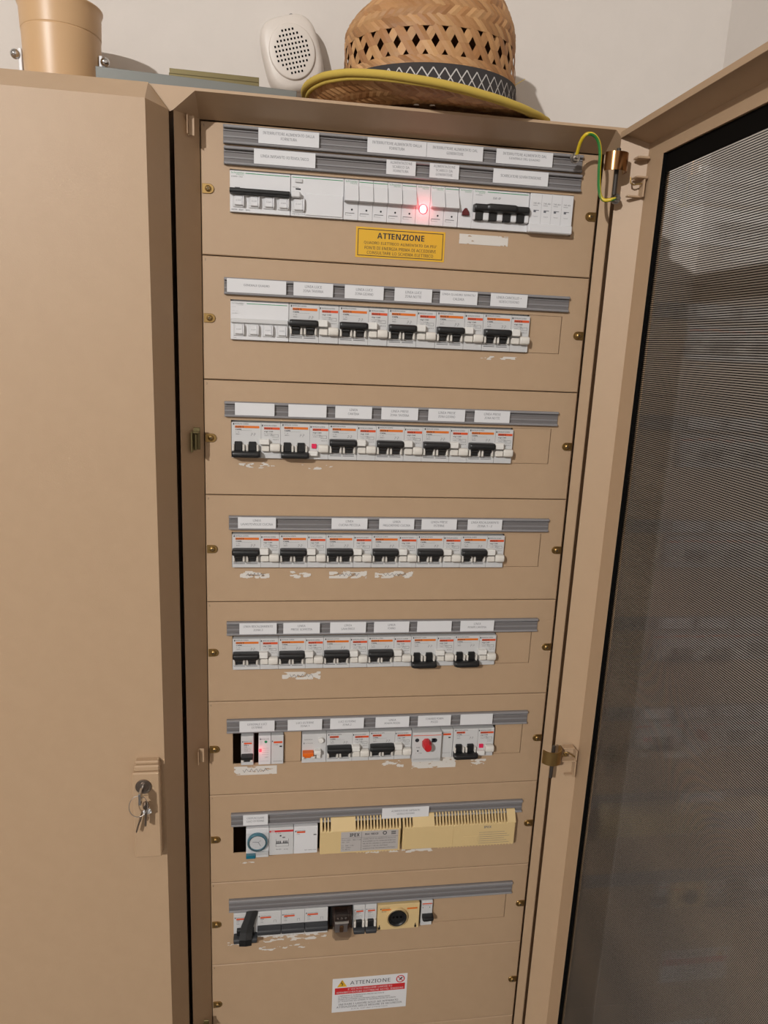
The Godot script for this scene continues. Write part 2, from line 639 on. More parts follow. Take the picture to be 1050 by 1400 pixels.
func cover_plate(parent: Node, row: int, hole := true) -> void:
	var y1 := -ROW * (row - 1) - 0.0006
	var y0 := -ROW * row + 0.0006
	var key := "plate" + str(hole)
	if not cache.has(key):
		var b := MB.new()
		var w := 0.4995
		var h := y1 - y0
		var ch := 0.0009
		var xa := 0.0335
		var xb := 0.4672
		var ya := h - 0.0995 + 0.0006
		var yb := h - 0.0505 + 0.0006
		var zf := 0.0
		var zb := -0.0015
		var U := Vector3(0, 0, 1)
		if hole:
			rect(b, ch, ch, w - ch, ya, zf)
			rect(b, ch, yb, w - ch, h - ch, zf)
			rect(b, ch, ya, xa, yb, zf)
			rect(b, xb, ya, w - ch, yb, zf)
			b.quad(Vector3(xa, ya, zf), Vector3(xb, ya, zf), Vector3(xb, ya, zb), Vector3(xa, ya, zb), Vector3(0, 1, 0))
			b.quad(Vector3(xa, yb, zf), Vector3(xb, yb, zf), Vector3(xb, yb, zb), Vector3(xa, yb, zb), Vector3(0, -1, 0))
			b.quad(Vector3(xa, ya, zf), Vector3(xa, yb, zf), Vector3(xa, yb, zb), Vector3(xa, ya, zb), Vector3(1, 0, 0))
			b.quad(Vector3(xb, ya, zf), Vector3(xb, yb, zf), Vector3(xb, yb, zb), Vector3(xb, ya, zb), Vector3(-1, 0, 0))
		else:
			rect(b, ch, ch, w - ch, h - ch, zf)
		# rolled edges and returns
		var f := [Vector3(ch, ch, zf), Vector3(w - ch, ch, zf), Vector3(w - ch, h - ch, zf), Vector3(ch, h - ch, zf)]
		var e := [Vector3(0, 0, zf - ch), Vector3(w, 0, zf - ch), Vector3(w, h, zf - ch), Vector3(0, h, zf - ch)]
		var r := [Vector3(0, 0, -0.012), Vector3(w, 0, -0.012), Vector3(w, h, -0.012), Vector3(0, h, -0.012)]
		for k in 4:
			var q := (k + 1) % 4
			var out: Vector3 = ((e[k] + e[q]) / 2 - Vector3(w / 2, h / 2, 0))
			b.quad(f[k], f[q], e[q], e[k], Vector3(out.x, out.y, 0).normalized() + U)
			b.quad(e[k], e[q], r[q], r[k], Vector3(out.x, out.y, 0))
		cache[key] = b.mesh()
	var p := put("cover_plate", cache[key], M.beige_paint, parent, Vector3(0.0003, TOP + y0, 0))
	var h2 := y1 - y0
	# screws in slotted clips
	for s in [0, 1]:
		var turned: float = [0.3, 1.1, 0.7, 0.1, 0.9, 0.5, 1.3, 0.2, 0.8, 0.4, 0.6][row - 1] + s
		var cx := 0.0080 if s == 0 else 0.4917
		if not cache.has("clip"):
			var b := MB.new()
			var poly := []
			for k in 9:
				var a := -PI / 2 + PI * k / 8
				poly.append(Vector2(0.0015 + 0.0055 * cos(a), 0.0055 * sin(a)))
			poly.append(Vector2(-0.007, 0.0055))
			poly.append(Vector2(-0.007, -0.0055))
			b.prism(poly, -0.0008, 0.0007, 0.0003)
			cache["clip"] = b.mesh()
			b = MB.new()
			var rings := []
			for st in [[0.0036, 0.0], [0.0036, 0.0012], [0.0030, 0.0021], [0.0016, 0.0026]]:
				var ring := []
				for k in 16:
					ring.append(Vector3(cos(TAU * k / 16) * st[0], sin(TAU * k / 16) * st[0], st[1]))
				rings.append(ring)
			b.loft(rings)
			cache["screw"] = b.mesh()
			b = MB.new()
			b.box(Vector3(-0.0021, -0.0004, 0.0024), Vector3(0.0021, 0.0004, 0.00275), 0.0001)
			b.box(Vector3(-0.0004, -0.0021, 0.0024), Vector3(0.0004, 0.0021, 0.00275), 0.0001)
			cache["cross"] = b.mesh()
		put("screw_clip", cache["clip"], M.brass, p, Vector3(cx, 0.075 if hole else 0.075, 0.0008), Vector3(0, 0, 0.0 if s == 0 else PI))
		put("screw", cache["screw"], M.brass, p, Vector3(cx, 0.075, 0.0014), Vector3(0, 0, turned))
		put("screw_recess", cache["cross"], M.interior_steel, p, Vector3(cx, 0.075, 0.0014), Vector3(0, 0, turned))
	if row <= 9:
		var b := MB.new()
		write(b, str(row), 0.0035, h2 - 0.0045, 0.0014, 0.0026, 0.0002)
		put("number_mark", b.mesh(), M.ink, p)


func blank_plate(parent: Node, row: int, x0: float, x1: float) -> void:
	var y := TOP - ROW * (row - 1)
	put("blanking_plate", bx(x0 + 0.0004, -0.0992, x1 - 0.0004, -0.0508, -0.003, -0.0004, 0.0003), M.beige_paint, parent, Vector3(0, y, 0))


func open_cabinet() -> void:
	var t := thing("open_cabinet", "tall beige distribution cabinet with its glazed door swung open and rows of breakers", "cabinet", Vector3(0, 0, 0))
	var yt := TOP + 0.0212
	var lx := -0.0248
	var rx := 0.541
	var ybot := 0.08
	var b := MB.new()
	# shell: back, sides, top, bottom
	b.box(Vector3(lx, 0.0, -0.1985), Vector3(rx, yt, -0.195))
	b.box(Vector3(lx, 0.0, -0.195), Vector3(lx + 0.002, yt, 0.037))
	b.box(Vector3(rx - 0.002, 0.0, -0.195), Vector3(rx, yt, 0.042))
	b.box(Vector3(lx, yt - 0.002, -0.195), Vector3(rx - 0.002, yt, 0.0415))
	b.box(Vector3(lx + 0.002, 0.0, -0.195), Vector3(rx - 0.002, ybot, -0.02))
	put("body", b.mesh(), M.beige_paint, t)
	# sloping rim round the plates, with cut corners
	b = MB.new()
	var pl := -0.0008
	var pr := 0.5030
	var zz := -0.001
	var zf := 0.042
	var yr := TOP + 0.0182
	b.quad(Vector3(pl, TOP + 0.001, zz), Vector3(pr, TOP + 0.001, zz), Vector3(0.4965, yr, zf), Vector3(pl, yr, zf), Vector3(0, -1, 1))
	b.quad(Vector3(pl, TOP + 0.001, zz), Vector3(pl, ybot, zz), Vector3(lx + 0.0004, ybot, zf), Vector3(lx + 0.0004, TOP - 0.0030, zf), Vector3(1, 0, 1))
	b.flat(Vector3(pl, TOP + 0.001, zz), Vector3(pl, yr, zf), Vector3(lx + 0.0004, TOP - 0.0030, zf), Vector3(1, -1, 1))
	# front lip of the rim along the top and its corner web
	b.quad(Vector3(pl, yr, zf), Vector3(rx, yr, zf), Vector3(rx, yt, zf), Vector3(pl, yt, zf), Vector3(0, 0, 1))
	put("rim", b.mesh(), M.beige_paint, t)
	b = MB.new()
	b.prism([Vector2(-0.0540, yt), Vector2(pl, yt), Vector2(pl, yr), Vector2(lx, TOP - 0.0030), Vector2(lx - 0.004, TOP - 0.0050)], 0.0405, zf, 0.0)
	put("corner_web", b.mesh(), M.beige_paint, t)
	# right upright: short slope, then the gutter that the door edge closes into
	b = MB.new()
	b.quad(Vector3(pr, TOP + 0.001, zz), Vector3(pr, ybot, zz), Vector3(0.5125, ybot, 0.0095), Vector3(0.5125, TOP + 0.0078, 0.0095), Vector3(-1, 0, 1))
	b.quad(Vector3(0.5125, TOP + 0.0078, 0.0095), Vector3(0.5125, ybot, 0.0095), Vector3(0.5136, ybot, 0.0095), Vector3(0.5136, TOP + 0.0078, 0.0095), Vector3(0, 0, 1))
	b.quad(Vector3(0.5136, TOP + 0.0078, 0.0095), Vector3(0.5136, ybot, 0.0095), Vector3(0.5136, ybot, -0.03), Vector3(0.5136, TOP + 0.0078, -0.03), Vector3(1, 0, 0))
	b.box(Vector3(0.5136, ybot, -0.032), Vector3(rx - 0.002, yt - 0.002, -0.042))
	b.flat(Vector3(pr, TOP + 0.001, zz), Vector3(0.4965, yr, zf), Vector3(0.516, TOP - 0.002, zf), Vector3(-1, -1, 1))
	b.quad(Vector3(0.4965, yr, zf), Vector3(0.516, TOP - 0.002, zf), Vector3(rx, TOP - 0.002, zf), Vector3(rx, yr, zf), Vector3(0, 0, 1))
	put("upright", b.mesh(), M.beige_paint, t)
	for row in range(1, 12):
		cover_plate(t, row, row <= 8)
	for q in [[2, 0.4218, 0.4672], [3, 0.4120, 0.4672], [4, 0.4130, 0.4672], [5, 0.4130, 0.4672], [6, 0.1066, 0.1322], [6, 0.4242, 0.4672], [8, 0.3462, 0.4672]]:
		blank_plate(t, q[0], q[1], q[2])
	# striker tabs on the left slope
	for q in [[-0.0125, 0.0005, 0.0215], [-0.8200, 0.0005, 0.0215]]:
		b = MB.new()
		var y: float = TOP + (-0.012 if q[0] > -0.1 else -0.821)
		b.box(Vector3(-0.0120, y - 0.0105, 0.020), Vector3(-0.0110, y + 0.0105, 0.0285), 0.0003)
		b.box(Vector3(-0.0110, y - 0.0105, 0.0195), Vector3(-0.0045, y + 0.0105, 0.0205), 0.0003)
		put("striker_tab", b.mesh(), M.beige_paint, t)
	for yc in [-0.3755, -1.300]:
		b = MB.new()
		var y: float = TOP + yc
		b.box(Vector3(-0.0145, y - 0.012, 0.016), Vector3(-0.0035, y + 0.016, 0.0185), 0.0005)
		b.box(Vector3(-0.0135, y - 0.014, 0.018), Vector3(-0.0115, y + 0.012, 0.032), 0.0005)
		b.box(Vector3(-0.0115, y + 0.010, 0.018), Vector3(-0.004, y + 0.012, 0.030), 0.0005)
		b.rod(Vector3(-0.0085, y - 0.012, 0.0245), Vector3(-0.0085, y + 0.008, 0.0245), 0.0016, 8)
		put("striker_bracket", b.mesh(), M.olive_zinc, t)
	glazed_door(t)


func glazed_door(t: Node) -> void:
	var za := 0.0595            # hinge edge
	var zb := 0.628             # free edge
	var yb := 0.06
	var ytop := TOP + 0.0152
	var gz0 := 0.0985
	var gz1 := 0.588
	var gy0 := 0.115
	var gy1 := TOP - 0.0185
	var xi := 0.5310
	var b := MB.new()
	# inner frame round the glass
	b.box(Vector3(xi, yb, 0.0630), Vector3(0.5335, TOP + 0.0005, gz0))
	b.box(Vector3(xi, yb, gz1), Vector3(0.5335, TOP + 0.0005, zb))
	b.box(Vector3(xi, gy1, gz0), Vector3(0.5335, TOP + 0.0005, gz1))
	b.box(Vector3(xi, yb, gz0), Vector3(0.5335, gy0, gz1))
	# hinge-side, free-side, top and bottom returns
	# sheet bevels along the hinge side, the free side, the top and the bottom, 1.5 mm thick
	var hx := 0.5030
	var hz := 0.0440
	var fz := zb + 0.019
	var bev := func(p: Array, q: Array, out: Vector3) -> void:
		var o := out.normalized() * 0.0015
		b.quad(p[0], p[1], q[1], q[0], -out)
		b.quad(p[0] + o, p[1] + o, q[1] + o, q[0] + o, out)
		b.quad(p[0], p[1], p[1] + o, p[0] + o, p[0] - q[0])
		b.quad(q[0], q[1], q[1] + o, q[0] + o, q[0] - p[0])
		b.quad(p[0], q[0], q[0] + o, p[0] + o, p[0] - p[1])
		b.quad(p[1], q[1], q[1] + o, p[1] + o, p[1] - p[0])
	var yo := ytop - 0.0005
	var yi := TOP + 0.0002
	bev.call([Vector3(hx, yb, hz), Vector3(hx, yo, hz)], [Vector3(xi, yb, 0.0630), Vector3(xi, yi, 0.0630)], Vector3(0.57, 0, -0.82))
	bev.call([Vector3(hx, yb, fz), Vector3(hx, yo, fz)], [Vector3(xi, yb, zb), Vector3(xi, yi, zb)], Vector3(0.57, 0, 0.82))
	bev.call([Vector3(hx, yo, hz), Vector3(hx, yo, fz)], [Vector3(xi, yi, 0.0630), Vector3(xi, yi, zb)], Vector3(0.45, 0.9, 0))
	bev.call([Vector3(hx, yb - 0.012, hz), Vector3(hx, yb - 0.012, fz)], [Vector3(xi, yb, 0.0630), Vector3(xi, yb, zb)], Vector3(0.45, -0.9, 0))
	# turned-in hem along the top
	b.box(Vector3(hx - 0.0012, yo - 0.0062, hz), Vector3(hx, yo + 0.0014, fz), 0.0004)
	# outer face of the stiles and rails, standing off the inner frame
	b.box(Vector3(0.5385, yb, 0.0640), Vector3(0.5400, TOP, gz0 + 0.004))
	b.box(Vector3(0.5385, yb, gz1 - 0.004), Vector3(0.5400, TOP, zb))
	b.box(Vector3(0.5385, gy1 - 0.004, gz0), Vector3(0.5400, TOP, gz1))
	b.box(Vector3(0.5385, yb, gz0), Vector3(0.5400, gy0 + 0.004, gz1))
	b.box(Vector3(0.5335, yb, 0.0635), Vector3(0.5385, TOP, 0.0650))
	b.box(Vector3(0.5335, TOP - 0.0015, 0.0650), Vector3(0.5385, TOP, zb))
	var door := put("door", b.mesh(), M.beige_paint, t)
	# rubber edge of the glass
	b = MB.new()
	b.box(Vector3(0.5318, gy0, gz0), Vector3(0.5370, gy1, gz0 + 0.0028))
	b.box(Vector3(0.5318, gy0, gz1 - 0.0028), Vector3(0.5370, gy1, gz1))
	put("glass_seal", b.mesh(), M.gasket, door)
	b = MB.new()
	b.box(Vector3(0.5350, gy0, gz0), Vector3(0.5385, gy1, gz1))
	put("glass_pane", b.mesh(), M.door_glass, door)
	# ceramic print on the glass: a solid band at the top and fine level lines below
	b = MB.new()
	var x := 0.5348
	b.quad(Vector3(x, gy1 - 0.0218, gz0), Vector3(x, gy1 - 0.0218, gz1), Vector3(x, gy1, gz1), Vector3(x, gy1, gz0), Vector3(-1, 0, 0))
	b.quad(Vector3(x, gy0, gz0), Vector3(x, gy0, gz1), Vector3(x, gy0 + 0.022, gz1), Vector3(x, gy0 + 0.022, gz0), Vector3(-1, 0, 0))
	var y := gy1 - 0.0218 - 0.0024
	while y > gy0 + 0.024:
		b.quad(Vector3(x, y, gz0), Vector3(x, y, gz1), Vector3(x, y + 0.00100, gz1), Vector3(x, y + 0.00100, gz0), Vector3(-1, 0, 0))
		y -= 0.00239
	var pr := put("printed_lines", b.mesh(), M.glass_print, door)
	pr.set_meta("kind", "stuff")
	pr.set_meta("label", "fine black printed lines across the glass")


# ---------------------------------------------------------------- label holders
const HOLDERS := [
	# row, y top, y bottom, x0, x1, [label x0, x1, lines...]
	[1, -0.0032, -0.0236, 0.0265, 0.4735, "upper strip above the top row of white devices", [
		[0.0682, 0.1399, "INTERRUTTORE ALIMENTATO DALLA", "FORNITURA"], [0.1983, 0.2712, "INTERRUTTORE ALIMENTATO DALLA", "FORNITURA"],
		[0.2716, 0.3426, "INTERRUTTORE ALIMENTATO DAL", "GENERATORE"], [0.3597, 0.4330, "INTERRUTTORE ALIMENTATO DAL", "GENERALE DEL QUADRO"]]],
	[1, -0.0262, -0.0464, 0.0270, 0.4745, "lower strip directly over the top row of white devices", [
		[0.0631, 0.1360, "LINEA IMPIANTO FOTOVOLTAICO", ""], [0.2225, 0.2589, "ALIMENTAZIONE", "SCARICO DA", "FORNITURA"],
		[0.2764, 0.3135, "ALIMENTAZIONE", "SCARICO DA", "GENERATORE"], [0.3576, 0.4294, "SCARICATORI SOVRATENSIONE", ""]]],
	[2, -0.0250, -0.0450, 0.0263, 0.4740, "strip whose first label reads GENERALE QUADRO", [
		[0.0306, 0.1029, "GENERALE QUADRO", ""], [0.1120, 0.1613, "LINEA LUCE", "ZONA TAVERNA"], [0.1761, 0.2256, "LINEA LUCE", "ZONA GIORNO"],
		[0.2397, 0.2883, "LINEA LUCE", "ZONA NOTTE"], [0.2989, 0.3484, "LINEA QUADRO SERVITU'", "CALDAIA"], [0.3661, 0.4157, "LINEA CANCELLO +", "VIDEOCITOFONO"]]],
	[3, -0.0265, -0.0462, 0.0257, 0.4742, "strip that starts with two empty white labels", [
		[0.0397, 0.0898, "", ""], [0.1076, 0.1569, "", ""], [0.1684, 0.2167, "LINEA", "CANTINA"], [0.2293, 0.2786, "LINEA PRESE", "ZONA TAVERNA"],
		[0.2925, 0.3427, "LINEA PRESE", "ZONA GIORNO"], [0.3559, 0.4050, "LINEA PRESE", "ZONA NOTTE"]]],
	[4, -0.0275, -0.0465, 0.0303, 0.4760, "strip with a wide bare gap after its first label", [
		[0.0430, 0.0930, "LINEA", "LAVASTOVIGLIE CUCINA"], [0.1676, 0.2165, "LINEA", "CUCINA PICCOLA"], [0.2327, 0.2815, "LINEA", "FRIGORIFERO CUCINA"],
		[0.2918, 0.3416, "LINEA PRESE", "ESTERNE"], [0.3572, 0.4069, "LINEA RISCALDAMENTO", "ZONA 1 - 2"]]],
	[5, -0.0280, -0.0480, 0.0265, 0.4742, "strip with an empty label second from its right end", [
		[0.0445, 0.0954, "LINEA RISCALDAMENTO", "ZONA 3"], [0.1045, 0.1552, "LINEA", "PRESE SOFFITTA"], [0.1696, 0.2202, "LINEA", "LAVATRICE"],
		[0.2317, 0.2823, "LINEA", "FORNO"], [0.2940, 0.3443, "", ""], [0.3573, 0.4074, "LINEA", "POMPE CANTINA"]]],
	[6, -0.0270, -0.0478, 0.0255, 0.4725, "strip over the breaker with the red knob", [
		[0.0442, 0.0937, "GENERALE LUCI", "ESTERNE"], [0.1124, 0.1619, "LUCI ESTERNE", "ZONA 1"], [0.1736, 0.2228, "LUCI ESTERNE", "ZONA 2"],
		[0.2400, 0.2902, "LINEA", "POMPA POZZO"], [0.3033, 0.3532, "COMANDO POMPA", "POZZO"], [0.3677, 0.4174, "", ""]]],
	[7, -0.0300, -0.0512, 0.0308, 0.4780, "strip over the two cream power supplies", [
		[0.0491, 0.0853, "CREPUSCOLARE", "LUCI ESTERNE"], [0.2564, 0.3289, "ALIMENTATORE IMPIANTO", "VIDEOCITOFONO"]]],
	[8, -0.0295, -0.0512, 0.0268, 0.4750, "strip without any paper label", []],
]


func label_holders() -> void:
	for h in HOLDERS:
		var y: float = TOP - ROW * (h[0] - 1) + h[2]
		var hh: float = h[1] - h[2]
		var w: float = h[4] - h[3]
		var t := thing("label_holder", "long grey plastic label holder, " + h[5], "label holder", Vector3(h[3], y, 0.0), "label holders above the device rows")
		var b := MB.new()
		# extruded profile: back, top lip, bottom lip, middle rib
		b.box(Vector3(0, 0, 0.0001), Vector3(w, hh, 0.0016))
		put("back_strip", b.mesh(), M.holder_face, t)
		b = MB.new()
		b.box(Vector3(0, hh - 0.0035, 0.0016), Vector3(w, hh, 0.0058), 0.0008)
		put("top_lip", b.mesh(), M.holder_plastic, t)
		b = MB.new()
		b.box(Vector3(0, 0, 0.0016), Vector3(w, 0.0032, 0.0054), 0.0008)
		put("bottom_lip", b.mesh(), M.holder_plastic, t)
		b = MB.new()
		b.box(Vector3(0.0004, hh * 0.36, 0.0016), Vector3(w - 0.0004, hh * 0.44, 0.0024))
		b.box(Vector3(0.0004, hh * 0.70, 0.0016), Vector3(w - 0.0004, hh * 0.74, 0.0030))
		put("inner_rib", b.mesh(), M.holder_plastic, t)
		for q in h[6]:
			var x0: float = q[0] - h[3] - 0.0006
			var x1: float = q[1] - h[3] - 0.0006
			var ya := 0.0026
			var yb := hh - 0.0012
			var pl := put("paper_label", bx(x0, ya, x1, yb, 0.0056, 0.0062, 0.0), M.paper, t)
			var lines := []
			for k in range(2, q.size()):
				if q[k] != "":
					lines.append(q[k])
			if lines.is_empty():
				continue
			b = MB.new()
			var th := 0.0031 if lines.size() < 3 else 0.0029
			var step := 0.0052 if lines.size() < 3 else 0.0046
			for k in lines.size():
				var s: String = lines[k]
				var tw := minf((x1 - x0) * 0.9, s.length() * 0.0021)
				var cy := (ya + yb) / 2 + 0.0008 + step * ((lines.size() - 1) / 2.0 - k)
				write(b, s, (x0 + x1) / 2, cy, tw, th, 0.0063)
			put("lettering", b.mesh(), M.grey_ink, pl)


# ---------------------------------------------------------------- devices
const DH := 0.0465   # visible height of a device front
const ZF := 0.0050   # how far the fronts stand out of the plates


func device(called: String, row: int, x: float, label: String, category: String, group := "") -> Node3D:
	return thing(called, label, category, Vector3(x, TOP - ROW * (row - 1) - 0.0993, 0), group)


# stepped front of a modular device: shoulder, face
func body(t: Node, w: float, m: Material, zf := ZF, called := "body") -> MeshInstance3D:
	var key := "body%.4f,%.4f" % [w, zf]
	if not cache.has(key):
		var b := MB.new()
		b.box(Vector3(0.00012, -0.004, -0.045), Vector3(w - 0.00012, DH + 0.006, -0.006), 0.0004)
		b.box(Vector3(0.00012, 0.0002, -0.006), Vector3(w - 0.00012, DH, zf), 0.0005)
		cache[key] = b.mesh()
	return put(called, cache[key], m, t)


# x in mm from the left edge, y in mm down from the top of the front
func px(x: float) -> float:
	return x / 1000.0


func py(y: float) -> float:
	return DH - y / 1000.0


func part(t: Node, called: String, m: Material, x0: float, y0: float, x1: float, y1: float, z0: float, z1: float, ch := 0.5) -> MeshInstance3D:
	return put(called, bx(px(x0), py(y1), px(x1), py(y0), z0, z1, ch / 1000.0), m, t)


func print_rect(b: MB, x0: float, y0: float, x1: float, y1: float, z := ZF + 0.0001) -> void:
	rect(b, px(x0), py(y1), px(x1), py(y0), z)


func print_text(b: MB, s: String, x0: float, x1: float, y: float, h: float, z := ZF + 0.0001, bold := false) -> void:
	write(b, s, px((x0 + x1) / 2), py(y), px(x1 - x0), px(h), z, bold)


func rounded_bar(x0: float, y0: float, x1: float, y1: float, z0: float, z1: float, r: float) -> ArrayMesh:
	var key := "rb%s" % [[x0, y0, x1, y1, z0, z1, r]]
	if not cache.has(key):
		# section in y, z with rounded front, pulled along x
		var b := MB.new()
		var sec := []
		var hy := (y1 - y0) / 2000.0
		var cy := (py(y0) + py(y1)) / 2
		var n := 10
		sec.append(Vector2(-hy, z0))
		for k in n + 1:
			var a := PI * k / n
			var sy := -cos(a)
			var sz := sin(a)
			sec.append(Vector2(hy * signf(sy) * pow(absf(sy), 0.6), z0 + (z1 - z0) * (0.35 + 0.65 * pow(sz, 0.6))))
		sec.append(Vector2(hy, z0))
		var rings := []
		for st in [[px(x0), 0.85], [px(x0) + r, 1.0], [px(x1) - r, 1.0], [px(x1), 0.85]]:
			var ring := []
			for p in sec:
				ring.append(Vector3(st[0], cy + p.x * st[1], z0 + (p.y - z0) * st[1]))
			rings.append(ring)
		b.loft(rings, true)
		cache[key] = b.mesh()
	return cache[key]


# two-pole breaker with its residual-current block, 63 mm wide
func breaker(row: int, x: float, under: String, opts := {}) -> void:
	var down: bool = opts.get("down", false)
	var short: bool = opts.get("short", false)
	var flag: bool = opts.get("flag", false)
	var lab := "two-pole breaker, black toggle %s%s, %s" % ["down" if down else "up", ", pink tripped flag" if flag else "", under]
	var t := device("circuit_breaker", row, x, lab, "breaker", "two-pole breakers with residual-current blocks")
	body(t, 0.063, M.pale_plastic)
	if not cache.has("bk_print" + str(short)):
		var b := MB.new()
		print_rect(b, 2.2, 0.9, 3.6, 3.3)
		print_text(b, "MERLIN GERIN", 4.6, 21.5, 1.9, 1.7)
		print_text(b, "C60N", 5.0, 12.5, 9.3, 1.9, ZF + 0.0001, true)
		print_text(b, "C 16", 5.2, 10.0, 12.6, 1.3)
		print_text(b, "400V~", 5.2, 11.5, 15.2, 1.3)
		print_rect(b, 12, 10.4, 26, 10.55)
		for q in [25.0, 28.6]:
			print_rect(b, q, 13.4, q + 1.8, 13.7)
			print_rect(b, q + 1.5, 13.4, q + 1.8, 15.4)
			print_rect(b, q, 15.1, q + 1.8, 15.4)
			print_rect(b, q, 15.1, q + 0.3, 17.2)
		print_rect(b, 38.6, 2.2, 40.0, 4.6)
		print_text(b, "MERLIN GERIN", 41.2, 57.5, 3.2, 1.7)
		print_text(b, "vigi C60", 41.5, 53, 11.2, 2.2, ZF + 0.0001, true)
		print_text(b, "I n 0.03A", 41.5, 52.5, 14.0, 1.2)
		print_text(b, "230V / 400V~", 42.0, 56, 16.3, 1.2)
		print_rect(b, 50, 14.6, 60, 14.9)
		print_rect(b, 59.7, 14.6, 60, 18.4)
		print_rect(b, 52, 18.1, 60, 18.4)
		print_text(b, "TEST", 52.5, 60.5, 21.4, 1.2)
		for q in [[2, 17], [19, 34]]:
			print_rect(b, q[0], 38.4, q[1], 39.1)
			print_rect(b, q[0], 40.4, q[1], 41.1)
		cache["bk_print" + str(short)] = b.mesh()
		b = MB.new()
		print_text(b, "multi 9", 5.0, 15.5, 5.7, 2.2, ZF + 0.00035, true)
		print_text(b, "multi 9", 42.0, 52.0, 7.0, 2.2, ZF + 0.00035, true)
		cache["bk_brand"] = b.mesh()
		b = MB.new()
		b.box(Vector3(0.0376, 0.0004, ZF - 0.0004), Vector3(0.0379, DH, ZF + 0.00005))
		cache["bk_seam"] = b.mesh()
		b = MB.new()
		print_text(b, "16A 230V~", 1.0, 14.0, -2.6, 1.2, -0.0059)
		print_text(b, "N 1 3 5 7", 38, 58, -2.6, 1.6, -0.0059)
		cache["bk_shoulder"] = b.mesh()
	put("printed_text", cache["bk_print" + str(short)], M.ink, t)
	put("shoulder_print", cache["bk_shoulder"], M.ink, t)
	put("seam", cache["bk_seam"], M.dark_plastic, t)
	part(t, "orange_bar", M.vermilion_print if short else M.orange_print, 4.5, 4.2, 17.5 if short else 35.5, 7.2, ZF, ZF + 0.0002, 0.0)
	part(t, "orange_bar", M.vermilion_print, 41.5, 5.4, 61.8, 8.4, ZF, ZF + 0.0002, 0.0)
	put("printed_text", cache["bk_brand"], M.ink, t)
	var ty := 26.0 if down else 27.5
	# toggle wells between pale pillars
	for q in [[4.0, 13.5], [22.0, 31.5]]:
		part(t, "toggle", M.black_plastic, q[0], ty - 1.5, q[1], 36.6, ZF - 0.001, ZF + 0.0035, 0.8)
	for q in [1.3, 14.4, 19.0, 32.4]:
		part(t, "toggle_pillar", M.ivory_plastic, q, 28.0, q + 2.6, 36.8, ZF - 0.001, ZF + 0.0062, 0.9)
	if down:
		put("toggle_bar", rounded_bar(0.8, 36.0, 37.0, 45.0, ZF - 0.001, ZF + 0.0135, 0.0035), M.black_plastic, t)
		part(t, "white_button", M.button_white, 36.5 if flag else 35.5, 34.5 if flag else 20.5, 48.5, 41.0 if flag else 27.5, ZF - 0.001, ZF + 0.007, 0.8)
		if flag:
			part(t, "tripped_flag", M.flag_pink, 40.5, 25.5, 46.8, 31.5, ZF - 0.0005, ZF + 0.0022, 0.3)
		else:
			part(t, "ivory_block", M.ivory_plastic, 38.5, 29.5, 48.5, 36.5, ZF - 0.001, ZF + 0.0055, 0.8)
	else:
		put("toggle_bar", rounded_bar(0.8, 18.4, 36.2, 27.6, ZF - 0.001, ZF + 0.0125, 0.0025), M.black_plastic, t)
		part(t, "toggle_tip", M.black_plastic, 3.0, 27.0, 14.4, 31.0, ZF - 0.001, ZF + 0.008, 1.2)
		part(t, "toggle_tip", M.black_plastic, 21.0, 27.0, 32.4, 31.0, ZF - 0.001, ZF + 0.008, 1.2)
		part(t, "white_button", M.button_white, 36.6, 17.8, 48.6, 26.2, ZF - 0.001, ZF + 0.0085, 0.8)
		part(t, "ivory_block", M.ivory_plastic, 38.0, 28.6, 49.0, 36.4, ZF - 0.001, ZF + 0.0055, 0.9)
	put("test_drum", rounded_bar(49.5, 26.0, 62.4, 36.8, ZF - 0.001, ZF + 0.0085, 0.0012), M.ivory_plastic, t)


func green_line(t: Node, x0: float, x1: float) -> void:
	part(t, "green_line", M.green_print, x0, 2.0, x1, 2.8, ZF, ZF + 0.00012, 0.0)


func green_brand(t: Node, x0: float, w := 12.0) -> void:
	var key := "gb%.2f,%.2f" % [x0, w]
	if not cache.has(key):
		var b := MB.new()
		print_text(b, "Schneider", x0, x0 + w, 2.2, 2.2)
		print_text(b, "Electric", x0 + w * 0.4, x0 + w * 0.95, 4.2, 1.3)
		cache[key] = b.mesh()
	put("green_lettering", cache[key], M.green_print, t)


# four white square toggles in pockets
func white_toggles(t: Node, xs: Array, w: float, y0: float, y1: float) -> void:
	for x in xs:
		part(t, "toggle_pocket", M.pale_plastic, x, y0, x + w, y1, ZF - 0.001, ZF + 0.0012, 0.6)
		part(t, "toggle", M.white_plastic, x + w * 0.14, y0 + 1.2, x + w * 0.86, y1 - 2.0, ZF, ZF + 0.0038, 0.9)
		var key := "wt%.2f,%.2f" % [x, y0]
		if not cache.has(key):
			var b := MB.new()
			print_text(b, "O-OFF", x + w * 0.28, x + w * 0.72, (y0 + y1) / 2 - 0.6, 1.4, ZF + 0.0039)
			cache[key] = b.mesh()
		put("printed_text", cache[key], M.grey_ink, t)
		put("toggle_cheek", rounded_bar(x + w * 0.86, y0 + 0.6, x + w * 1.0, y1 - 0.6, ZF - 0.001, ZF + 0.0056, 0.0003), M.white_plastic, t)


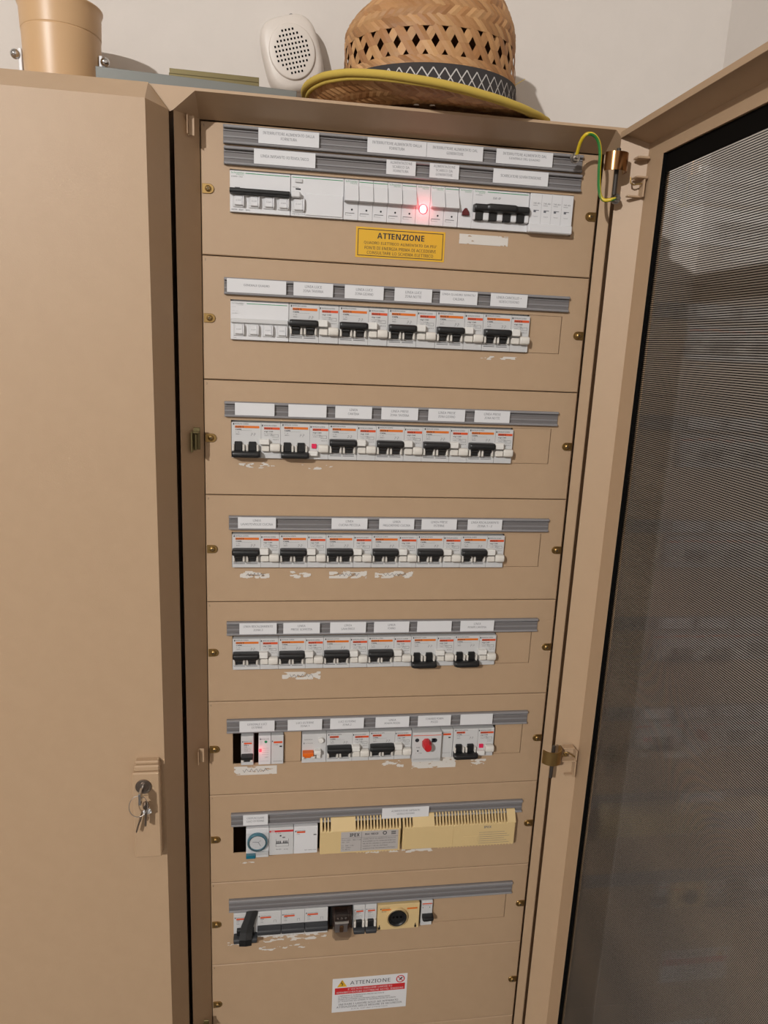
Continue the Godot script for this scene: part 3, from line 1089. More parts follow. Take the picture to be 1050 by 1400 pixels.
func devices() -> void:
	# ---- row 1
	var t := device("main_switch", 1, 0.0340, "white four-pole switch with a thin black bar, left end of the top row", "breaker")
	body(t, 0.0722, M.white_plastic)
	green_brand(t, 1.5, 16.0)
	green_line(t, 18.5, 71.0)
	var b := MB.new()
	print_text(b, "iC60N  C63", 2.0, 15.0, 6.6, 1.4)
	print_rect(b, 6.0, 18.3, 12.0, 19.5)
	print_text(b, "6000A  400V~  50Hz", 2.0, 24.0, 43.5, 1.6)
	put("printed_text", b.mesh(), M.ink, t)
	put("black_bar", rounded_bar(0.2, 20.2, 71.5, 26.6, ZF - 0.001, ZF + 0.0105, 0.0006), M.black_plastic, t)
	white_toggles(t, [3.6, 22.2, 39.6, 57.0], 13.6, 27.2, 41.0)

	t = device("residual_current_block", 1, 0.1065, "white residual-current block with one toggle beside the black-barred switch", "breaker")
	body(t, 0.0645, M.white_plastic)
	green_line(t, 1.5, 63.0)
	b = MB.new()
	print_rect(b, 2.0, 13.4, 9.6, 13.8)
	print_rect(b, 5.8, 14.6, 12.0, 16.4)
	print_text(b, "Vigi iC60 0.03A", 2.0, 18.0, 44.0, 1.4)
	put("printed_text", b.mesh(), M.ink, t)
	part(t, "test_button", M.pale_plastic, 5.0, 4.2, 14.0, 8.4, ZF - 0.001, ZF + 0.0018, 0.6)
	part(t, "cover_flap", M.white_plastic, 17.5, 20.0, 63.6, 44.5, ZF - 0.001, ZF + 0.0012, 0.5)
	white_toggles(t, [2.0], 15.0, 25.5, 42.0)
	part(t, "toggle_bar", M.white_plastic, 0.6, 19.5, 11.5, 26.4, ZF - 0.001, ZF + 0.009, 1.2)

	var names := ["first", "second", "third", "fourth", "fifth"]
	for k in 7:
		var x := 0.1712 + 0.018 * (k if k < 5 else k + 1)
		var lab: String = "narrow white fuse switch with a stepped handle, " + ((names[k] + " to the right of the residual-current block") if k < 5 else ["just right of the lit red lamp", "just left of the unlit red lamp"][k - 5])
		t = device("fuse_switch", 1, x, lab, "fuse holder", "narrow white fuse switches")
		body(t, 0.018, M.white_plastic)
		if k in [0, 3, 5]:
			green_brand(t, 1.5, 15.0)
		else:
			green_line(t, 0.4, 17.6)
		put("stepped_handle", step_handle(), M.white_plastic, t)
		if not cache.has("fs_print"):
			b = MB.new()
			disc(b, px(10.2), py(34.4), 0.0012, ZF + 0.0001)
			print_rect(b, 2.2, 38.2, 13.4, 38.8)
			print_rect(b, 2.2, 38.2, 2.5, 41.2)
			print_rect(b, 2.2, 41.0, 10.0, 41.2)
			cache["fs_print"] = b.mesh()
		put("printed_mark", cache["fs_print"], M.ink, t)

	for k in 2:
		t = device("indicator_lamp", 1, 0.2612 if k == 0 else 0.3156, "narrow white indicator module with its red lamp %s" % ["shining brightly" if k == 0 else "dark and unlit"], "indicator lamp")
		body(t, 0.0178, M.white_plastic)
		green_brand(t, 1.6, 14.5)
		b = MB.new()
		var prof := []
		for j in 7:
			var a := PI / 2 * j / 6.0
			prof.append([maxf(0.0004, cos(a) * 0.0042), sin(a) * 0.005])
		var rings := []
		for p in prof:
			var ring := []
			for j in 18:
				ring.append(Vector3(cos(TAU * j / 18) * p[0], sin(TAU * j / 18) * p[0] * 1.15, p[1]))
			rings.append(ring)
		b.loft(rings)
		if k == 0:
			put("lamp_lens", b.mesh(), M.lamp_white_glow, t, Vector3(px(9.2), py(28.0), ZF - 0.0005))
			b = MB.new()
			ring_flat(b, px(9.2), py(28.0), 0.0040, 0.0058, ZF + 0.0004)
			put("lamp_collar", b.mesh(), M.lamp_red_glow, t)
			lamp_light(t, Vector3(px(9.2), py(28.0), ZF + 0.0075), Color(1.0, 0.2, 0.25), 0.0004, 0.003)
		else:
			b = MB.new()
			b.prism([Vector2(px(4.2), py(32)), Vector2(px(13.6), py(32)), Vector2(px(13.0), py(27.5)), Vector2(px(10.2), py(23.5)), Vector2(px(7.6), py(23.5)), Vector2(px(4.8), py(27.5))], ZF - 0.0005, ZF + 0.0042, 0.0008)
			put("lamp_lens", b.mesh(), M.dark_red_plastic, t)

	t = device("main_switch", 1, 0.3333, "white four-pole switch with a thick black handle, right of the unlit red lamp", "breaker")
	body(t, 0.0735, M.white_plastic)
	green_brand(t, 2.0, 14.0)
	green_line(t, 18.5, 72.0)
	b = MB.new()
	print_text(b, "iSW 4P", 26, 36, 9.0, 2.6)
	print_text(b, "100A", 3, 12, 6.4, 1.3)
	put("printed_text", b.mesh(), M.grey_ink, t)
	put("black_handle", rounded_bar(0.6, 17.8, 72.0, 27.0, ZF - 0.001, ZF + 0.0125, 0.002), M.black_plastic, t)
	put("handle_grip", rounded_bar(16.5, 17.0, 56.0, 27.4, ZF - 0.001, ZF + 0.0150, 0.004), M.black_plastic, t)
	for k in 4:
		part(t, "toggle", M.black_plastic, 3.5 + 18.0 * k, 26.0, 13.0 + 18.0 * k, 36.8, ZF - 0.001, ZF + 0.0062, 0.8)
		part(t, "toggle_pillar", M.white_plastic, 13.4 + 18.0 * k, 26.6, 20.8 + 18.0 * k if k < 3 else 73.0, 36.6, ZF - 0.001, ZF + 0.006, 1.0)
	part(t, "toggle_pillar", M.white_plastic, 0.6, 28.0, 3.2, 36.6, ZF - 0.001, ZF + 0.006, 0.8)

	t = device("surge_arrester", 1, 0.4072, "white four-cartridge surge arrester at the right end of the top row", "surge arrester")
	body(t, 0.0572, M.white_plastic, 0.0085)
	for k in 4:
		b = MB.new()
		var x := 4.0 + 13.4 * k
		print_text(b, "340-40r", x, x + 9.5, 11.6, 1.9, 0.0086)
		print_rect(b, x, 14.0, x + 6.0, 14.4, 0.0086)
		print_rect(b, x + 1, 19.6, x + 8, 20.4, 0.0086)
		print_rect(b, x + 1, 20.4, x + 4.2, 22.4, 0.0086)
		print_text(b, "Type2", x + 1, x + 7, 27.4, 1.3, 0.0086)
		put("printed_text", b.mesh(), M.grey_ink, t)
	part(t, "base_ledge", M.white_plastic, -1.0, 36.5, 57.4, 46.8, 0.0, 0.0125, 1.2)
	b = MB.new()
	for k in 3:
		rect(b, px(14.8 + 13.4 * k), py(36.0), px(15.0 + 13.4 * k), py(1.0), 0.0086)
	put("cartridge_seam", b.mesh(), M.grey_ink, t)

	# ---- row 2
	t = device("main_switch", 2, 0.0340, "white four-pole main switch with white toggles, left of the orange-marked breakers", "breaker")
	body(t, 0.0720, M.white_plastic)
	green_brand(t, 1.8, 15.0)
	green_line(t, 20.0, 70.0)
	b = MB.new()
	print_text(b, "iSW", 2.0, 6.0, 6.6, 1.3)
	print_text(b, "100 A", 2.0, 9.0, 11.5, 1.3)
	print_text(b, "415V~", 2.0, 10.5, 14.5, 1.3)
	print_text(b, "I on", 3.0, 7.0, 44.0, 1.4)
	put("printed_text", b.mesh(), M.grey_ink, t)
	part(t, "upper_cover", M.white_plastic, 0.2, 0.2, 71.8, 20.0, ZF - 0.001, ZF + 0.0001, 0.2)
	part(t, "handle_bar", M.pale_plastic, 0.4, 20.5, 71.6, 26.0, ZF - 0.003, ZF + 0.0035, 1.0)
	white_toggles(t, [3.6, 21.6, 39.4, 57.0], 13.6, 26.8, 41.5)
	var r2 := ["under the label ZONA TAVERNA of the light circuits", "under the label LINEA LUCE ZONA GIORNO", "under the label LINEA LUCE ZONA NOTTE", "under the label LINEA QUADRO", "under the label LINEA CANCELLO"]
	for k in 5:
		breaker(2, 0.1062 + 0.0631 * k, r2[k])

	# ---- row 3
	var r3 := ["at the left end, under an empty label", "under the second empty label", "under the label LINEA CANTINA", "under the label LINEA PRESE ZONA TAVERNA", "under the label LINEA PRESE ZONA GIORNO", "under the label LINEA PRESE ZONA NOTTE"]
	for k in 6:
		breaker(3, 0.0345 + 0.0629 * k, r3[k], {"down": k < 2, "flag": k == 1})
	# ---- row 4
	var r4 := ["under the dishwasher label LAVASTOVIGLIE", "under the bare gap of the holder beside LAVASTOVIGLIE", "under the label CUCINA PICCOLA", "under the label FRIGORIFERO CUCINA", "under the label PRESE ESTERNE", "under RISCALDAMENTO, right of PRESE ESTERNE"]
	for k in 6:
		breaker(4, 0.0345 + 0.0630 * k, r4[k])
	# ---- row 5
	var r5 := ["under RISCALDAMENTO, left of PRESE SOFFITTA", "under the label PRESE SOFFITTA", "under the label LAVATRICE", "under the label FORNO", "under the empty label of the row with FORNO", "under the label POMPE CANTINA"]
	for k in 6:
		breaker(5, 0.0345 + 0.0630 * k, r5[k], {"down": k >= 4})
	row_six()
	row_seven()
	row_eight()


func lamp_light(t: Node, at: Vector3, color: Color, energy: float, size: float) -> void:
	var l := OmniLight3D.new()
	l.name = "lamp_light"
	l.position = at
	l.light_color = color
	l.light_energy = energy
	l.light_size = size
	l.omni_range = 8.0
	l.omni_attenuation = 2.0
	l.shadow_enabled = true
	t.add_child(l)


func step_handle() -> ArrayMesh:
	if not cache.has("step"):
		var b := MB.new()
		# wedge: flush at the top, standing out at its lower edge
		var x0 := 0.0004
		var x1 := 0.0176
		var pts := [Vector2(py(6.5), ZF - 0.0005), Vector2(py(7.0), ZF + 0.0006), Vector2(py(23.6), ZF + 0.0085), Vector2(py(25.4), ZF + 0.0085), Vector2(py(25.8), ZF + 0.0060), Vector2(py(26.0), ZF - 0.0005)]
		var rings := []
		for x in [x0, x1]:
			var ring := []
			for p in pts:
				ring.append(Vector3(x, p.x, p.y))
			rings.append(ring)
		b.loft(rings, false)
		cache["step"] = b.mesh()
	return cache["step"]


func narrow_breaker(row: int, x: float, label: String, w := 18.0, bar1 := 15.6) -> Node3D:
	var t := device("narrow_breaker", row, x, label, "breaker")
	body(t, w / 1000.0, M.pale_plastic)
	var b := MB.new()
	print_rect(b, 1.8, 7.6, 3.0, 9.6)
	print_text(b, "MERLIN GERIN", 3.8, 15.5, 8.2, 1.2)
	print_text(b, "DPN a", 4.5, 11.0, 14.0, 1.8, ZF + 0.0001, true)
	print_text(b, "C10", 4.5, 8.5, 17.0, 1.3)
	print_rect(b, 4.5, 19.0, 13.5, 19.2)
	print_rect(b, 4.5, 24.0, 13.5, 24.2)
	print_text(b, "4500  3", 4.5, 13.5, 21.6, 1.3)
	put("printed_text", b.mesh(), M.ink, t)
	part(t, "orange_bar", M.vermilion_print, 4.4, 10.0, bar1, 12.4, ZF, ZF + 0.0002, 0.0)
	return t


func row_six() -> void:
	var t := narrow_breaker(6, 0.0455, "narrow grey breaker beside the black empty slot")
	part(t, "toggle_bar", M.black_plastic, 0.6, 27.5, 17.4, 33.0, ZF - 0.001, ZF + 0.0095, 1.0)
	part(t, "toggle", M.black_plastic, 4.6, 32.0, 13.2, 38.0, ZF - 0.001, ZF + 0.0055, 0.8)
	part(t, "toggle_pillar", M.ivory_plastic, 0.6, 33.0, 4.4, 38.0, ZF - 0.001, ZF + 0.006, 0.8)
	part(t, "toggle_pillar", M.ivory_plastic, 13.4, 32.4, 17.4, 38.0, ZF - 0.001, ZF + 0.006, 0.8)

	t = device("control_relay", 6, 0.0704, "narrow white relay with a green dot and a small glowing pink light", "relay")
	body(t, 0.0178, M.white_plastic)
	var b := MB.new()
	print_rect(b, 2.0, 4.0, 3.8, 6.4)
	print_text(b, "MERLIN GERIN", 4.4, 15.0, 5.2, 1.5)
	for k in 4:
		print_rect(b, 5.2, 20.0 + 3.2 * k, 14.8, 20.25 + 3.2 * k)
	for k in 3:
		print_rect(b, 2.6, 9.0 + 2.4 * k, 5.6, 9.3 + 2.4 * k)
	print_text(b, "220V", 9.0, 14.0, 34.5, 1.6)
	print_rect(b, 2.5, 40.5, 15.0, 40.7)
	put("printed_text", b.mesh(), M.grey_ink, t)
	b = MB.new()
	disc(b, px(10.6), py(9.6), 0.0021, ZF + 0.0002)
	put("green_dot", b.mesh(), M.green_print, t)
	part(t, "lamp_window", M.lamp_red_glow, 1.0, 20.6, 4.4, 25.6, ZF - 0.0005, ZF + 0.0008, 0.3)
	lamp_light(t, Vector3(px(2.6), py(23.0), ZF + 0.004), Color(1.0, 0.2, 0.3), 0.00014, 0.002)

	t = device("auxiliary_module", 6, 0.0885, "narrow white module with an orange bar right of the glowing pink light", "module")
	body(t, 0.0178, M.pale_plastic)
	b = MB.new()
	print_rect(b, 1.2, 8.2, 2.6, 10.2)
	print_rect(b, 12.0, 16.6, 15.6, 18.8)
	print_text(b, "CT 16A", 4.0, 10.0, 15.0, 1.3)
	print_rect(b, 3.0, 41.4, 16.0, 41.8)
	put("printed_text", b.mesh(), M.ink, t)
	part(t, "orange_bar", M.vermilion_print, 3.6, 9.4, 16.0, 12.4, ZF, ZF + 0.0002, 0.0)

	t = device("impulse_switch", 6, 0.1328, "white module with an orange toggle and a round white button", "switch")
	body(t, 0.0356, M.pale_plastic)
	b = MB.new()
	print_text(b, "TELERUPTEUR", 3.0, 15.0, 8.6, 1.6)
	print_text(b, "2 x 16A 250V", 5.0, 16.0, 14.4, 1.2)
	print_rect(b, 2.6, 13.2, 3.6, 15.6)
	put("printed_text", b.mesh(), M.ink, t)
	b = MB.new()
	b.rod(Vector3(px(27.6), py(9.0), ZF - 0.001), Vector3(px(27.6), py(9.0), ZF + 0.0045), 0.0042, 18, 0.0008)
	put("round_button", b.mesh(), M.button_white, t)
	part(t, "orange_toggle", M.orange_plastic, 1.0, 25.5, 17.0, 31.0, ZF - 0.001, ZF + 0.0095, 0.8)
	part(t, "orange_toggle_stem", M.orange_plastic, 4.0, 31.0, 13.0, 35.0, ZF - 0.001, ZF + 0.006, 0.6)
	part(t, "white_button", M.button_white, 17.4, 23.4, 27.8, 29.0, ZF - 0.001, ZF + 0.0085, 0.8)
	part(t, "toggle_pillar", M.ivory_plastic, 13.6, 31.0, 19.6, 36.6, ZF - 0.001, ZF + 0.006, 0.8)
	part(t, "white_tab", M.button_white, 21.4, 31.0, 27.4, 36.6, ZF - 0.001, ZF + 0.005, 0.6)
	part(t, "toggle_pillar", M.ivory_plastic, 0.8, 32.0, 3.8, 36.6, ZF - 0.001, ZF + 0.006, 0.8)

	breaker(6, 0.1687, "beside the orange toggle, under the label ESTERNE ZONA 2", {"short": true})
	breaker(6, 0.2319, "left of the red knob, under the label POMPA POZZO", {"short": true})

	t = device("motor_breaker", 6, 0.2956, "grey motor breaker with a faceted red knob", "breaker")
	body(t, 0.0438, M.pale_plastic, 0.0115)
	part(t, "lower_edge", M.pale_plastic, 0.2, 42.0, 43.6, 48.2, 0.001, 0.0115, 0.4)
	b = MB.new()
	disc(b, px(6.5), py(12.0), 0.0031, 0.0117, 20)
	disc(b, px(33.5), py(13.0), 0.0034, 0.0117, 20)
	rect(b, px(28.5), py(16.4), px(33.5), py(9.6), 0.0117)
	print_text(b, "P25M", 6.0, 11.0, 24.0, 1.6, 0.0117)
	disc(b, px(8.4), py(29.6), 0.0013, 0.0117)
	print_text(b, "1 - 1.6A", 5.0, 15.0, 33.4, 1.2, 0.0117)
	put("printed_mark", b.mesh(), M.ink, t)
	part(t, "orange_line", M.vermilion_print, 0.6, 4.0, 42.8, 4.9, 0.0115, 0.0117, 0.0)
	b = MB.new()
	var rings := []
	for st in [[0.0070, 0.0], [0.0070, 0.006], [0.0060, 0.012], [0.0052, 0.0155]]:
		var ring := []
		for j in 8:
			ring.append(Vector3(cos(TAU * (j + 0.5) / 8) * st[0], sin(TAU * (j + 0.5) / 8) * st[0] * 1.15, st[1]))
		rings.append(ring)
	b.loft(rings, false)
	put("red_knob", b.mesh(), M.red_plastic, t, Vector3(px(20.5), py(17.0), 0.0112))

	t = device("auxiliary_module", 6, 0.3397, "narrow grey module with a short orange bar right of the red knob", "module")
	body(t, 0.0186, M.pale_plastic)
	b = MB.new()
	print_rect(b, 1.0, 4.6, 2.4, 6.8)
	print_rect(b, 11.4, 12.0, 14.6, 14.0)
	print_text(b, "MERLIN GERIN", 3.4, 13.6, 4.4, 1.1)
	print_rect(b, 3.0, 38.4, 16.0, 38.7)
	put("printed_text", b.mesh(), M.ink, t)
	part(t, "orange_bar", M.vermilion_print, 3.0, 6.2, 15.0, 9.2, ZF, ZF + 0.0002, 0.0)

	breaker(6, 0.3588, "right of the red knob", {"down": true, "flag": true, "short": true})


func row_seven() -> void:
	var t := device("time_switch", 7, 0.0528, "teal-ringed time switch under a clear cover beside the black empty slot", "timer")
	body(t, 0.0338, M.white_plastic, 0.0085)
	part(t, "lower_teal_block", M.teal_plastic, 0.2, 41.8, 14.0, 48.6, 0.002, 0.0125, 0.4)
	part(t, "lower_clear_block", M.pale_plastic, 14.4, 39.0, 33.4, 47.6, 0.002, 0.0115, 0.6)
	var b := MB.new()
	var rings := []
	for st in [[0.0148, 0.0085], [0.0148, 0.0128], [0.0140, 0.0135], [0.0120, 0.0135], [0.0116, 0.0118]]:
		var ring := []
		for j in 36:
			ring.append(Vector3(cos(TAU * j / 36) * st[0], sin(TAU * j / 36) * st[0], st[1]))
		rings.append(ring)
	b.loft(rings, true, false, false)
	put("teal_ring", b.mesh(), M.teal_plastic, t, Vector3(px(16.8), py(21.6), 0))
	b = MB.new()
	disc(b, 0, 0, 0.0117, 0.0119, 32)
	put("dial", b.mesh(), M.white_plastic, t, Vector3(px(16.8), py(21.6), 0))
	b = MB.new()
	b.quad(Vector3(-0.007, 0.0016, 0.0123), Vector3(-0.007, 0.0022, 0.0123), Vector3(0.002, 0.0010, 0.0123), Vector3(0.002, 0.0002, 0.0123), Vector3(0, 0, 1))
	b.quad(Vector3(0.0010, 0.0008, 0.0123), Vector3(0.0020, 0.0004, 0.0123), Vector3(0.0050, -0.0056, 0.0123), Vector3(0.0044, -0.0058, 0.0123), Vector3(0, 0, 1))
	b.quad(Vector3(0.0012, 0.0002, 0.0123), Vector3(0.0020, 0.0008, 0.0123), Vector3(0.0050, 0.0040, 0.0123), Vector3(0.0046, 0.0044, 0.0123), Vector3(0, 0, 1))
	put("hands", b.mesh(), M.grey_ink, t, Vector3(px(16.8), py(21.6), 0))
	part(t, "clear_cover", M.clear_cover, 0.3, 3.0, 33.4, 41.0, 0.0145, 0.0155, 0.3)

	t = device("relay_module", 7, 0.0868, "white module with a red bar and a switching diagram", "module")
	body(t, 0.0360, M.pale_plastic, 0.0095)
	b = MB.new()
	print_text(b, "E 232", 10, 17, 9.0, 1.4, 0.0096)
	print_rect(b, 15.6, 12.4, 18.0, 14.8, 0.0096)
	print_rect(b, 19.6, 16.0, 23.6, 17.4, 0.0096)
	print_rect(b, 10.0, 26.0, 28.5, 27.2, 0.0096)
	for q in [11.0, 13.4, 15.8, 20.6, 23.0, 25.4]:
		print_rect(b, q, 22.4, q + 1.4, 26.0, 0.0096)
	for q in [9.8, 28.4]:
		print_rect(b, q, 19.0, q + 0.4, 32.0, 0.0096)
	print_rect(b, 10.0, 31.6, 28.8, 31.9, 0.0096)
	print_text(b, "16A 250V", 10, 18, 36.6, 1.6, 0.0096)
	print_text(b, "CE", 22, 28, 37.2, 1.5, 0.0096)
	put("printed_diagram", b.mesh(), M.ink, t)
	part(t, "red_bar", M.red_print, 0.4, 4.2, 35.6, 7.2, 0.0095, 0.0097, 0.0)
	b = MB.new()
	print_text(b, "ABB", 2.0, 8.0, 5.7, 2.2, 0.0099, true)
	put("white_lettering", b.mesh(), M.paper, t)

	t = device("relay_module", 7, 0.1231, "plain white module with a small orange bar left of the cream power supply", "module")
	body(t, 0.0358, M.white_plastic, 0.0095)
	b = MB.new()
	print_rect(b, 2.0, 6.4, 3.4, 9.0, 0.0096)
	print_text(b, "MERLIN GERIN", 4.0, 17.0, 6.8, 1.5, 0.0096)
	print_rect(b, 29.4, 13.8, 33.8, 15.4, 0.0096)
	print_text(b, "CDS", 4.4, 9.0, 12.6, 1.4, 0.0096)
	print_text(b, "230V~ 50/60Hz 2x16A", 16.0, 34.0, 40.5, 1.4, 0.0096)
	put("printed_text", b.mesh(), M.ink, t)
	part(t, "orange_bar", M.vermilion_print, 4.6, 7.8, 17.0, 10.6, 0.0095, 0.0097, 0.0)

	power_supply(0.1622, 0.1228, "cream power supply with slotted top and a silver rating plate", true)
	power_supply(0.2884, 0.1780, "wide cream power supply with slotted top and an embossed plain front", false)


func power_supply(x: float, w: float, label: String, plate: bool) -> void:
	var t := thing("power_supply", label, "power supply", Vector3(x, TOP - 0.9 - 0.1005, 0))
	var h := 0.0555
	var zf := 0.0135
	var b := MB.new()
	# front with a sloping top; the slots are cut between bars
	var zt := 0.0035
	var yf := h - 0.0165
	b.box(Vector3(0, 0, 0.0006), Vector3(w, yf, zf), 0.0012)
	b.box(Vector3(0.002, 0.004, -0.04), Vector3(w - 0.002, yf - 0.003, 0.0006), 0.0008)
	put("casing", b.mesh(), M.cream_plastic, t)
	var groups := [[0.0035, 3], [0.0535, 14]] if plate else [[0.0025, 3], [0.0490, 24]]
	var slots := []
	for g in groups:
		for k in g[1]:
			slots.append(g[0] + 0.0049 * k)
	# solid sloping pieces between slots
	var edges := [0.0]
	for s in slots:
		edges.append(s)
		edges.append(s + 0.0028)
	edges.append(w)
	for k in range(0, edges.size(), 2):
		var a: float = edges[k]
		var c: float = minf(edges[k + 1], w)
		if c - a < 0.0002:
			continue
		b = MB.new()
		var rings := []
		for xx in [a, c]:
			rings.append([Vector3(xx, yf - 0.0012, zf - 0.0002), Vector3(xx, yf, zf), Vector3(xx, h, zt), Vector3(xx, h, 0.0008), Vector3(xx, yf - 0.0012, 0.0008)])
		b.loft(rings, false)
		put("vent_bar" if c - a < 0.01 else "top_panel", b.mesh(), M.cream_plastic, t)
	# small teeth along the lower edge
	b = MB.new()
	var tx := 0.056
	while tx < w - 0.004:
		b.box(Vector3(tx, -0.0012, 0.002), Vector3(tx + 0.0024, 0.0006, zf - 0.001))
		tx += 0.0049
	put("lower_teeth", b.mesh(), M.cream_plastic, t)
	if plate:
		b = MB.new()
		b.box(Vector3(0.0315, 0.0035, zf), Vector3(w - 0.004, yf - 0.0015, zf + 0.0004), 0.0001)
		var pl := put("rating_plate", b.mesh(), M.silver_foil, t)
		b = MB.new()
		var z := zf + 0.0005
		write(b, "IPEX", 0.052, yf - 0.0070, 0.015, 0.0058, z, true)
		write(b, "Mod. 1083/20", 0.078, yf - 0.0065, 0.020, 0.0032, z, true)
		ring_flat(b, 0.0980, yf - 0.0060, 0.0020, 0.0032, z, 16)
		for q in 3:
			rect(b, 0.1080, yf - 0.0090 + q * 0.0022, 0.1150, yf - 0.0078 + q * 0.0022, z)
		write(b, "Prim. 230V~  50Hz  0.4A", 0.0475, yf - 0.0155, 0.029, 0.0018, z)
		write(b, "Sec.  12V=", 0.0390, yf - 0.0190, 0.012, 0.0016, z)
		write(b, "C1  18V~ 1.5A", 0.0420, yf - 0.0250, 0.018, 0.0018, z)
		write(b, "S1  24V=", 0.0400, yf - 0.0285, 0.014, 0.0018, z)
		write(b, "T 40 C", 0.0400, yf - 0.0320, 0.012, 0.0016, z)
		rect(b, 0.0622, 0.0042, 0.0626, yf - 0.0024, z)
		rect(b, 0.0320, yf - 0.0124, w - 0.0045, yf - 0.0121, z)
		for k in 5:
			write(b, ["USARE SOLO IN AMBIENTI ASCIUTTI", "NON APRIRE SOTTO TENSIONE PERICOLO", "PROTETTO CONTRO IL CORTOCIRCUITO", "FUSIBILE F 1.6A ALL'INTERNO", "ALIMENTATORE PER IMPIANTI CITOFONICI"][k], 0.0900 - (0.006 if k == 3 else 0.0), yf - 0.0150 - 0.0042 * k, 0.050 if k != 3 else 0.038, 0.0019, z)
		put("printed_text", b.mesh(), M.ink, pl)
	else:
		b = MB.new()
		b.box(Vector3(0.0780, 0.004, zf - 0.0002), Vector3(0.0786, yf - 0.003, zf + 0.0004), 0.0)
		b.box(Vector3(0.0960, 0.004, zf - 0.0002), Vector3(0.1180, 0.018, zf + 0.0005), 0.0002)
		b.box(Vector3(0.0820, 0.026, zf - 0.0002), Vector3(0.0880, 0.032, zf + 0.0005), 0.0002)
		put("embossed_panel", b.mesh(), M.cream_plastic, t)
		b = MB.new()
		write(b, "IPEX", 0.1330, yf - 0.0060, 0.012, 0.0040, zf + 0.0002, true)
		for k in 6:
			rect(b, 0.1200, 0.0045 + 0.0038 * k, 0.1690 - 0.004 * (k % 3), 0.0050 + 0.0038 * k, zf + 0.0002)
		put("faint_print", b.mesh(), M.grey_ink, t)


